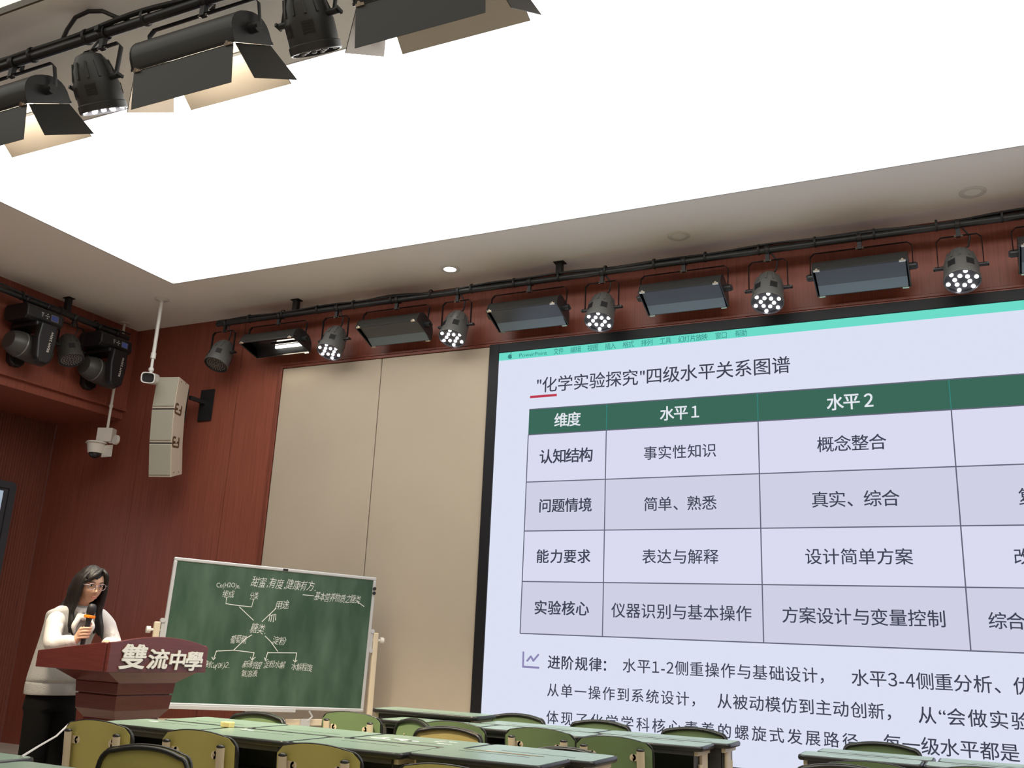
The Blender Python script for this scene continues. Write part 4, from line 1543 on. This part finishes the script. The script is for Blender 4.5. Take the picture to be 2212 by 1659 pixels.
chair('green chair at the far side of the middle table, centre against the screen', -2.28, 6.1, pi, M_GREEN, top=.782, group=G3)
chair('green chair at the far side of the middle table, rightmost by its end', -1.665, 6.1, pi, M_GREEN, top=.782, group=G3)
chair('green chair at the far side of the right table against the slide', -.575, 6.1, pi, M_GREEN, top=.782, group='chairs of the right table')
chair('mustard chair facing the camera at the bottom right edge', -.585, 4.55, pi, M_YELLOW, top=.785, group='chairs of the right table')
chair('green chair, its back to the camera, behind the bottom right mustard chair', -.52, 5.0, 0, M_GREEN, top=.775, group='chairs of the right table')
chair('green chair, its back to the camera, at the bottom right corner of the photo', -.045, 5.03, 0, M_GREEN, top=.79, group='chairs of the right table')

o = MB().tube([(-3.106, 2.503, 0.754), (-3.527, 2.918, 0.73), (-3.86, 3.276, 0.722), (-4.24, 3.665, 0.731), (-4.44, 3.90, .62), (-4.62, 4.12, .40), (-4.66, 4.17, .30)], .0045, 6).build('power_cord', M_WCABLE, smooth=60)
tag(o, 'thin white cable strung from the corner desk to the lectern', 'cable')

# ------------------------------------------------------------------ the speaker at the lectern
# figure frame: axes parallel to the room, origin on the floor between the feet
PX0, PY0 = -5.36, 4.45
per = thing('person', 'woman with long black hair, glasses and pale vest, speaking behind the lectern', 'person', (PX0, PY0, 0))
FY = radians(-20)                       # chest direction
f_ = Vector((cos(FY), sin(FY), 0))
l_ = Vector((-sin(FY), cos(FY), 0))


def bezier_chain(pts, n=6):
    """Catmull-Rom through (x, y, z, a, b)"""
    P = [np.array(p, float) for p in pts]
    P = [2 * P[0] - P[1]] + P + [2 * P[-1] - P[-2]]
    out = []
    for i in range(1, len(P) - 2):
        for k in range(n):
            t = k / n
            out.append(.5 * ((2 * P[i]) + (-P[i - 1] + P[i + 1]) * t + (2 * P[i - 1] - 5 * P[i] + 4 * P[i + 1] - P[i + 2]) * t * t + (-P[i - 1] + 3 * P[i] - 3 * P[i + 1] + P[i + 2]) * t ** 3))
    out.append(P[-2])
    return out


def limb(mb, pts, n=16, side=None, seg=5):
    """tapering limb through (x,y,z,r) points, round ends"""
    q = bezier_chain([tuple(p[:3]) + (p[3], p[3]) for p in pts], seg)
    path = [Vector(p[:3]) for p in q]
    r = [max(.002, p[3]) for p in q]
    mb.tube(path, r, n)
    mb.ball(path[0], r[0] * .99, 12, 8)
    mb.ball(path[-1], r[-1] * .99, 12, 8)


def trunk(mb, secs, n=28, seg=5, yaw=None):
    """stacked ellipses (cx, cy, z, depth, width, yaw) -> closed surface"""
    q = bezier_chain([(s[0], s[1], s[2], s[3], s[4]) for s in secs], seg)
    yq = bezier_chain([(s[5], 0, 0, 0, 0) for s in secs], seg)
    vs, fs = [], []
    for p, yv in zip(q, yq):
        c, s = cos(yv[0]), sin(yv[0])
        for j in range(n):
            a = 2 * pi * j / n
            ex, ey = cos(a), sin(a)
            ex = math.copysign(abs(ex) ** .85, ex)
            ey = math.copysign(abs(ey) ** .85, ey)
            x, y = p[3] * ex, p[4] * ey
            vs.append((p[0] + c * x - s * y, p[1] + s * x + c * y, p[2]))
    m = len(q)
    for i in range(m - 1):
        for j in range(n):
            fs.append((i * n + j, i * n + (j + 1) % n, (i + 1) * n + (j + 1) % n, (i + 1) * n + j))
    fs.append(tuple(reversed(range(n))))
    fs.append(tuple((m - 1) * n + j for j in range(n)))
    mb.add(vs, fs)


# joints
PELV = Vector((-.005, .015, .90))
CH = Vector((.075, .005, 1.19))
NECK = Vector((.135, -.005, 1.335))
SHR = Vector((.085, -.112, 1.282))
SHL = Vector((.175, .158, 1.278))
ELR = Vector((.185, -.200, 1.10))
WRR = Vector((.315, -.150, 1.125))
ELL = Vector((.270, .200, 1.10))
WRL = Vector((.385, .035, 1.118))
HEAD = Vector((.215, -.012, 1.475))
HYAW, HPIT = radians(-15), radians(9)
HM = Tr(*HEAD) @ Rz(HYAW) @ Ry(HPIT)     # head frame: +x face, +y her left, +z crown


def head_surface(n=72, m=56):
    vs, fs = [], []
    g = lambda x, c, s: math.exp(-((x - c) / s) ** 2)
    for i in range(m + 1):
        ph = -pi / 2 + pi * i / m
        for j in range(n):
            th = 2 * pi * j / n
            if th > pi:
                th -= 2 * pi
            cx, cy, cz = cos(ph) * cos(th), cos(ph) * sin(th), sin(ph)
            x, y, z = cx * .094, cy * .074, cz * .112
            # narrower jaw, chin forward
            if cz < 0:
                k = 1 - .26 * (-cz) ** 1.4
                y *= k
                x = x * (1 - .05 * (-cz)) + .016 * (-cz) * max(0, cx)
            if cx > 0:      # flatten the face plane a little
                x -= .010 * (cx ** 2) * (1 - abs(cz))
                x += .006 * g(z, .035, .03) * cx
            if cx > .2:
                fy, fz = y, z
                x += .021 * g(fy, 0, .0105) * g(fz, -.032, .014)          # nose tip
                x += .010 * g(fy, 0, .008) * g(fz, -.008, .020)           # nose bridge
                x += .006 * g(abs(fy), .012, .007) * g(fz, -.037, .008)   # nostril wings
                x -= .009 * g(abs(fy), .031, .016) * g(fz, .004, .012)    # eye sockets
                x += .005 * g(abs(fy), .030, .022) * g(fz, .022, .008)    # brow
                x += .004 * g(fy, 0, .020) * g(fz, -.059, .006)          # upper lip
                x += .0035 * g(fy, 0, .017) * g(fz, -.074, .006)           # lower lip
                x -= .005 * g(fy, 0, .022) * g(fz, -.0665, .0035)         # mouth gap
                x += .007 * g(fy, 0, .022) * g(fz, -.098, .013)           # chin
                x += .004 * g(abs(fy), .042, .018) * g(fz, -.030, .018)   # cheeks
            vs.append((x, y, z))
    for i in range(m):
        for j in range(n):
            fs.append((i * n + j, i * n + (j + 1) % n, (i + 1) * n + (j + 1) % n, (i + 1) * n + j))
    return vs, fs


def finger(mb, pts, r):
    limb(mb, [tuple(p) + (r * k,) for p, k in zip(pts, (1.05, 1.0, .93, .82))], n=10, seg=3)


body = MB()
v, f = head_surface()
body.add(v, f, HM)
for s in (-1, 1):
    body.ball(HM @ Vector((-.006, s * .076, -.012)), (.017, .008, .030), 12, 8, R=Rz(HYAW))
limb(body, [(NECK.x - .01, NECK.y, NECK.z - .05, .060), (NECK.x + .012, NECK.y, NECK.z + .03, .049), (HEAD.x - .02, HEAD.y, HEAD.z - .055, .050)])
trunk(body, [(-.01, .015, .80, .085, .125, FY), (-.005, .015, .90, .09, .13, FY), (.018, .01, 1.02, .085, .12, FY), (.06, .005, 1.15, .090, .13, FY), (.10, .005, 1.25, .085, .130, FY), (.128, 0, 1.31, .055, .085, FY), (.14, -.002, 1.35, .045, .06, FY)])
for S, E, W in ((SHR, ELR, WRR), (SHL, ELL, WRL)):
    limb(body, [tuple(S.lerp(E, .08)) + (.036,), tuple(S.lerp(E, .5)) + (.038,), tuple(E) + (.036,), tuple(E.lerp(W, .5)) + (.032,), tuple(W) + (.0245,)])
for s in (-1, 1):
    hip = PELV + l_ * (s * .070) + Vector((0, 0, -.04))
    kn = hip + Vector((.03, 0, -.40)) + l_ * (s * .005)
    an = kn + Vector((-.03, 0, -.39))
    limb(body, [tuple(hip) + (.068,), tuple(hip.lerp(kn, .5)) + (.066,), tuple(kn) + (.054,), tuple(kn.lerp(an, .45)) + (.050,), tuple(an) + (.034,)])
    limb(body, [tuple(an + Vector((-.04, 0, -.035))) + (.032,), tuple(an + f_ * .06 + Vector((0, 0, -.035))) + (.034,), tuple(an + f_ * .15 + Vector((0, 0, -.045))) + (.025,)])
# right hand wrapped around the microphone handle
MIC0 = Vector((.346, -.117, 1.085))
MIC1 = Vector((.366, -.100, 1.352))
ma = (MIC1 - MIC0).normalized()
toP = (Vector((.315, -.150, 1.165)) - MIC0)
pb = (toP - ma * toP.dot(ma)).normalized()            # from the handle to the palm
pc = ma.cross(pb)                                     # around the handle
hr = .0165
HC = MIC0 + ma * .088                                 # hand height on the handle
palm_c = HC + pb * (hr + .014) + ma * -.006
R_ = Matrix((pb, pc, ma)).transposed().to_4x4()
body.ball(palm_c, (.017, .030, .043), 16, 12, R=R_)
limb(body, [tuple(WRR) + (.0245,), tuple(palm_c - ma * .022 + pb * .004) + (.024,), tuple(palm_c) + (.022,)])
for k in range(4):
    h = HC + ma * (.030 - .0185 * k)
    rr = (.0088, .0092, .0088, .0078)[k]
    R1 = hr + rr * .92
    arc = []
    for a in (1.25, 2.05, 3.0, 4.05):
        # fingers leave the palm on the camera side and close round the front
        arc.append(h + pb * (cos(a) * R1 * (1.18 if a < 1.5 else 1.0)) + pc * (sin(a) * R1 * (1.12 if a < 2.2 else 1.0)) + ma * (-.004 * (1.25 - a)))
    base = palm_c + ma * (.028 - .0185 * k) + pc * .020
    finger(body, [base] + arc[:3], rr)
    finger(body, [arc[1], arc[2], arc[3], arc[3] + (arc[3] - arc[2]) * .25], rr * .9)
tb = palm_c - pc * .018 + ma * .012
finger(body, [tb, HC + pb * .016 - pc * .029 + ma * .030, HC + pb * -.004 - pc * .027 + ma * .050, HC + pb * -.018 - pc * .018 + ma * .062], .0100)
# left hand lying on the desk behind the right one
lp = WRL + Vector((.03, -.045, -.012))
body.ball(lp, (.038, .034, .014), 16, 10, R=Rz(radians(-55)))
limb(body, [tuple(WRL) + (.024,), tuple(WRL.lerp(lp, .6)) + (.021,), tuple(lp) + (.014,)])
fd = Vector((cos(radians(-55)), sin(radians(-55)), 0))
fs_ = Vector((-fd.y, fd.x, 0))
for k in range(4):
    o_ = lp + fd * .028 + fs_ * (.024 - .016 * k)
    L = (.058, .068, .064, .050)[k]
    finger(body, [o_, o_ + fd * L * .4 + Vector((0, 0, .006)), o_ + fd * L * .75 + Vector((0, 0, .0)), o_ + fd * L + Vector((0, 0, -.008))], .0082)
finger(body, [lp + fs_ * .022, lp + fs_ * .040 + fd * .018, lp + fs_ * .046 + fd * .036, lp + fs_ * .046 + fd * .052], .0090)
bo = body.build('body', M_SKIN, per, fix=True)
remesh(bo, .0034, 2, .4)

# clothes
mb = MB()
trunk(mb, [(-.012, .015, .800, .118, .154, FY), (-.012, .015, .86, .120, .156, FY), (-.005, .015, .885, .128, .162, FY), (.010, .012, .98, .124, .156, FY), (.048, .008, 1.12, .120, .156, FY), (.086, .004, 1.22, .117, .166, FY), (.108, .002, 1.285, .098, .176, FY), (.120, .001, 1.312, .086, .150, FY), (.130, 0, 1.342, .066, .078, FY)])
ve = mb.build('vest', M_KNIT, per)
remesh(ve, .006, 2)
# cable-knit hem band
mb = MB()
trunk(mb, [(-.012, .015, .790, .116, .152, FY), (-.012, .015, .796, .123, .159, FY), (-.012, .015, .855, .124, .160, FY), (-.012, .015, .866, .117, .154, FY)])
mb.build('hem_band', M_KNIT, ve, smooth=60)
for nm, S, E, W, ou in (('sleeve', SHR, ELR, WRR, -1), ('sleeve', SHL, ELL, WRL, 1)):
    mb = MB()
    S2 = S + Vector((0, 0, .002)) - l_ * ou * .018
    mid = S.lerp(E, .5) + l_ * ou * .006
    limb(mb, [tuple(S2) + (.054,), tuple(S.lerp(E, .28) + l_ * ou * .004) + (.058,), tuple(mid) + (.054,), tuple(E + Vector((0, 0, .004))) + (.050,), tuple(E.lerp(W, .45)) + (.046,), tuple(E.lerp(W, .80)) + (.042,), tuple(E.lerp(W, .93)) + (.033,)], n=20)
    # soft folds
    rnd = random.Random(4 + ou)
    for k in range(7):
        t = .15 + .12 * k
        c = S.lerp(E, t) if t < .8 else E.lerp(W, (t - .8) * 1.2)
        a = rnd.uniform(0, 6.28)
        mb.ball(c + Vector((cos(a) * .036, sin(a) * .036, rnd.uniform(-.01, .01))), (.022, .022, .030), 10, 8)
    so = mb.build(nm, M_BLOUSE, per)
    remesh(so, .006, 4)
# collar with a soft bow
mb = MB()
cN = Vector((.150, -.006, 1.325))
for k in range(2):
    ring = [cN + Vector((.058 * cos(a), .062 * sin(a), .010 * k - .02 * cos(a - FY))) for a in [2 * pi * j / 20 for j in range(20)]]
    mb.tube(ring, .014, 8, closed=True)
bw0 = cN + f_ * .085 + Vector((0, 0, -.055))
for s in (-1, 1):
    limb(mb, [tuple(cN + f_ * .055 + l_ * s * .02 + Vector((0, 0, -.01))) + (.014,), tuple(bw0 + l_ * s * .035 + Vector((0, 0, -.01))) + (.017,), tuple(bw0 + l_ * s * .058 + f_ * .012 + Vector((0, 0, -.055))) + (.016,), tuple(bw0 + l_ * s * .050 + f_ * .010 + Vector((0, 0, -.095))) + (.008,)], n=12)
mb.ball(bw0, (.02, .022, .022), 12, 8)
co = mb.build('bow_collar', M_BLOUSE, per)
remesh(co, .005, 3)
# trousers
mb = MB()
trunk(mb, [(-.010, .015, .70, .112, .155, FY), (-.012, .015, .79, .106, .144, FY), (-.010, .015, .86, .098, .138, FY), (-.008, .015, .90, .085, .125, FY)])
for s in (-1, 1):
    hip = PELV + l_ * (s * .070) + Vector((0, 0, -.04))
    kn = hip + Vector((.03, 0, -.40)) + l_ * (s * .010)
    an = kn + Vector((-.015, 0, -.37))
    limb(mb, [tuple(hip + Vector((0, 0, -.04))) + (.080,), tuple(hip.lerp(kn, .5)) + (.082,), tuple(kn) + (.078,), tuple(kn.lerp(an, .5)) + (.078,), tuple(an) + (.076,)], n=20)
tr = mb.build('trousers', M_TROUS, per)
remesh(tr, .008, 3)
for s in (-1, 1):
    mb = MB()
    hip = PELV + l_ * (s * .070)
    an = hip + Vector((-.01, 0, -.86)) + l_ * s * .01
    an.z = .045
    limb(mb, [tuple(an - f_ * .055) + (.040,), tuple(an + f_ * .05) + (.042,), tuple(an + f_ * .14 + Vector((0, 0, -.008))) + (.034,)], n=14)
    mb.span(tuple(an + Vector((-.06, -.04, -.045))), tuple(an + Vector((.14, .04, -.03))))
    sh = mb.build('shoe', M_BLACK2, per)
    remesh(sh, .006, 2)

# hair: cap, side curtains falling over the shoulders, swept fringe
hair = MB()
Hv = lambda x, y, z: HM @ Vector((x, y, z))
# cap: ellipsoid shell minus the face
n, m = 48, 30
vs, fs = [], []
for i in range(m + 1):
    ph = -.62 + (pi / 2 + .62) * i / m
    for j in range(n):
        th = 2 * pi * j / n
        cx, cy, cz = cos(ph) * cos(th), cos(ph) * sin(th), sin(ph)
        k = 1.0 + .012 * sin(th * 9 + 2 * cz)
        # retreat from the face on the front side
        x = -.006 + (.104 if cx < 0 else .100) * cx * k
        face = max(0, cos(th))
        lim = .040 + .030 * abs(cy)
        z = .004 + .120 * cz * k
        if cx > .15 and z < lim + .03 * cy:
            x = x * .62 - .012
        vs.append(Hv(x, .086 * cy * k, z))
for i in range(m):
    for j in range(n):
        fs.append((i * n + j, i * n + (j + 1) % n, (i + 1) * n + (j + 1) % n, (i + 1) * n + j))
fs.append(tuple(reversed(range(n))))
fs.append(tuple(m * n + j for j in range(n)))
hair.add(vs, fs)


def lock(pts, w_, d_, n=10):
    q = bezier_chain([tuple(p) + (a, b) for p, a, b in zip(pts, w_, d_)], 5)
    path = [Vector(p[:3]) for p in q]
    hair.tube(path, [max(.003, p[3]) for p in q], n, ry=[max(.003, p[4]) for p in q], up=tuple(f_))


rnd = random.Random(9)
# her right curtain (towards the camera's left) comes forward over the shoulder
for k in range(9):
    t = k / 8
    lock([Hv(.045 - .09 * t, -.045, .085), Hv(.052 - .11 * t, -.074 - .006 * sin(pi * t), .040), Hv(.048 - .115 * t, -.084 - .006 * sin(pi * t), -.03), Hv(.036 - .115 * t, -.084, -.105),
          (.172 - .062 * t, -.086 + .004 * t, 1.300), (.185 - .058 * t + .012 * rnd.random(), -.084 + .006 * t, 1.225), (.199 - .055 * t, -.074 + .008 * rnd.random(), 1.150 + .03 * t + .025 * rnd.random())],
         (.006, .013, .017, .018, .018, .016, .005), (.006, .012, .016, .016, .016, .013, .005))
# her left curtain
for k in range(9):
    t = k / 8
    lock([Hv(.045 - .09 * t, .045, .085), Hv(.048 - .11 * t, .074, .040), Hv(.043 - .115 * t, .084, -.03), Hv(.035 - .115 * t, .086, -.105),
          (.232 - .09 * t, .072 + .008 * rnd.random(), 1.300), (.258 - .09 * t, .082 + .010 * rnd.random(), 1.215), (.280 - .09 * t, .092, 1.135 + .04 * t + .025 * rnd.random())],
         (.006, .013, .017, .018, .019, .017, .005), (.006, .012, .016, .016, .016, .014, .005))
# back
for k in range(8):
    t = -1 + 2 * k / 7
    lock([Hv(-.055, .045 * t, .07), Hv(-.095, .068 * t, -.03), Hv(-.085, .075 * t, -.11), (.070, -.01 + .085 * t, 1.29), (.045, -.005 + .09 * t, 1.20)], (.01, .022, .025, .024, .010), (.01, .022, .022, .016, .008))
# fringe swept from her left parting to her right temple
for k in range(7):
    t = k / 6
    lock([Hv(.050, .030 - .012 * t, .108 - .004 * t), Hv(.083 - .004 * t, .000 - .022 * t, .088 - .012 * t), Hv(.092 - .012 * t, -.032 - .018 * t, .058 - .016 * t), Hv(.070 - .020 * t, -.062 - .012 * t, .022 - .014 * t)], (.010, .013, .013, .006), (.009, .009, .009, .006))
for k in range(4):
    t = k / 3
    lock([Hv(.050, .032, .108), Hv(.084, .048 + .008 * t, .080 - .01 * t), Hv(.076, .066, .035 - .012 * t), Hv(.058, .078, -.010)], (.010, .012, .011, .006), (.008, .008, .008, .006))
ho = hair.build('hair', M_HAIR, per)
remesh(ho, .0042, 1, .4)

# eyes, brows, lips, glasses
for s in (-1, 1):
    e = MB(HM).ball((.0765, s * .031, .004), (.0100, .0135, .0062), 16, 10).build('eye', M_EYE, per, smooth=60)
    MB(HM).ball((.0845, s * .031 - .002, .0035), (.0030, .0055, .0055), 12, 8).build('iris', M_IRIS, e, smooth=60)
    MB(HM).tube([(.083, s * .031 - .013, .0065), (.0875, s * .031 - .004, .0105), (.0865, s * .031 + .006, .0103), (.081, s * .031 + .0145, .0065)], .0014, 6).build('eyelid', M_IRIS, e, smooth=60)
    MB(HM).tube([(.0905, s * .013, .0225), (.0905, s * .026, .0275), (.084, s * .041, .0265), (.074, s * .050, .021)], [.0016, .0024, .0022, .001], 6).build('eyebrow', M_HAIR, per, smooth=60)
mb = MB(HM)
mb.tube([(.086, -.021, -.0638), (.0950, -.010, -.0622), (.0968, 0, -.0640), (.0950, .010, -.0622), (.086, .021, -.0638)], [.0012, .0032, .0030, .0032, .0012], 8)
mb.tube([(.086, -.020, -.0645), (.0938, -.010, -.0720), (.0950, 0, -.0742), (.0938, .010, -.0720), (.086, .020, -.0645)], [.0012, .0034, .0038, .0034, .0012], 8)
mb.build('lips', M_LIP, per, smooth=60)
gl = MB(HM)
for s in (-1, 1):
    ring = [(.099 - .0016 * abs(cos(a) + s * 0) - .006 * max(0, s * cos(a)), s * .034 + .0235 * cos(a), -.001 + .0195 * sin(a)) for a in [2 * pi * j / 24 for j in range(24)]]
    gl.tube(ring, .0023, 6, closed=True)
    gl.tube([(.093, s * .057, .006), (.080, s * .074, .008), (.02, s * .084, .002), (-.012, s * .084, -.004)], .0023, 6)
gl.tube([(.099, -.0105, .002), (.103, 0, .006), (.099, .0105, .002)], .0022, 6)
gl.build('glasses', M_SPEC, per, smooth=60)

# microphone: a thing of its own, held in her right hand
mic = thing('microphone', 'black handheld microphone with an orange anti-roll ring', 'microphone', tuple(Vector((PX0, PY0, 0)) + MIC0))
MR = ma.to_track_quat('Z', 'Y').to_matrix().to_4x4()
ml = (MIC1 - MIC0).length
MB(MR).lathe([(.001, -.012), (.012, -.011), (.0135, 0), (.0145, .06), (.0165, ml * .60), (.0185, ml * .68), (.001, ml * .68)], 20).build('handle', M_BLACK2, mic, smooth=40)
MB(MR).lathe([(.0185, ml * .66), (.024, ml * .74), (.024, ml * .755), (.001, ml * .76)], 20).build('collar', M_BLACK, mic, smooth=40)
MB(MR).lathe([(.021, ml * .75), (.0265, ml * .79), (.0270, ml * .90), (.024, ml * .965), (.013, ml * 1.0), (.001, ml * 1.002)], 24).build('grille', M_CABLE, mic, smooth=60)
mb = MB(MR)
oc = [(.036 + .007 * (j % 3 == 0), 2 * pi * j / 12) for j in range(12)]
mb.prism([(r * .82 * cos(a), r * .82 * sin(a)) for r, a in oc], (0, 0, ml * .675), (1, 0, 0), (0, 1, 0), (0, 0, 1), .018)
mb.build('ring', M_ORANGE, mic, bevel=.004)
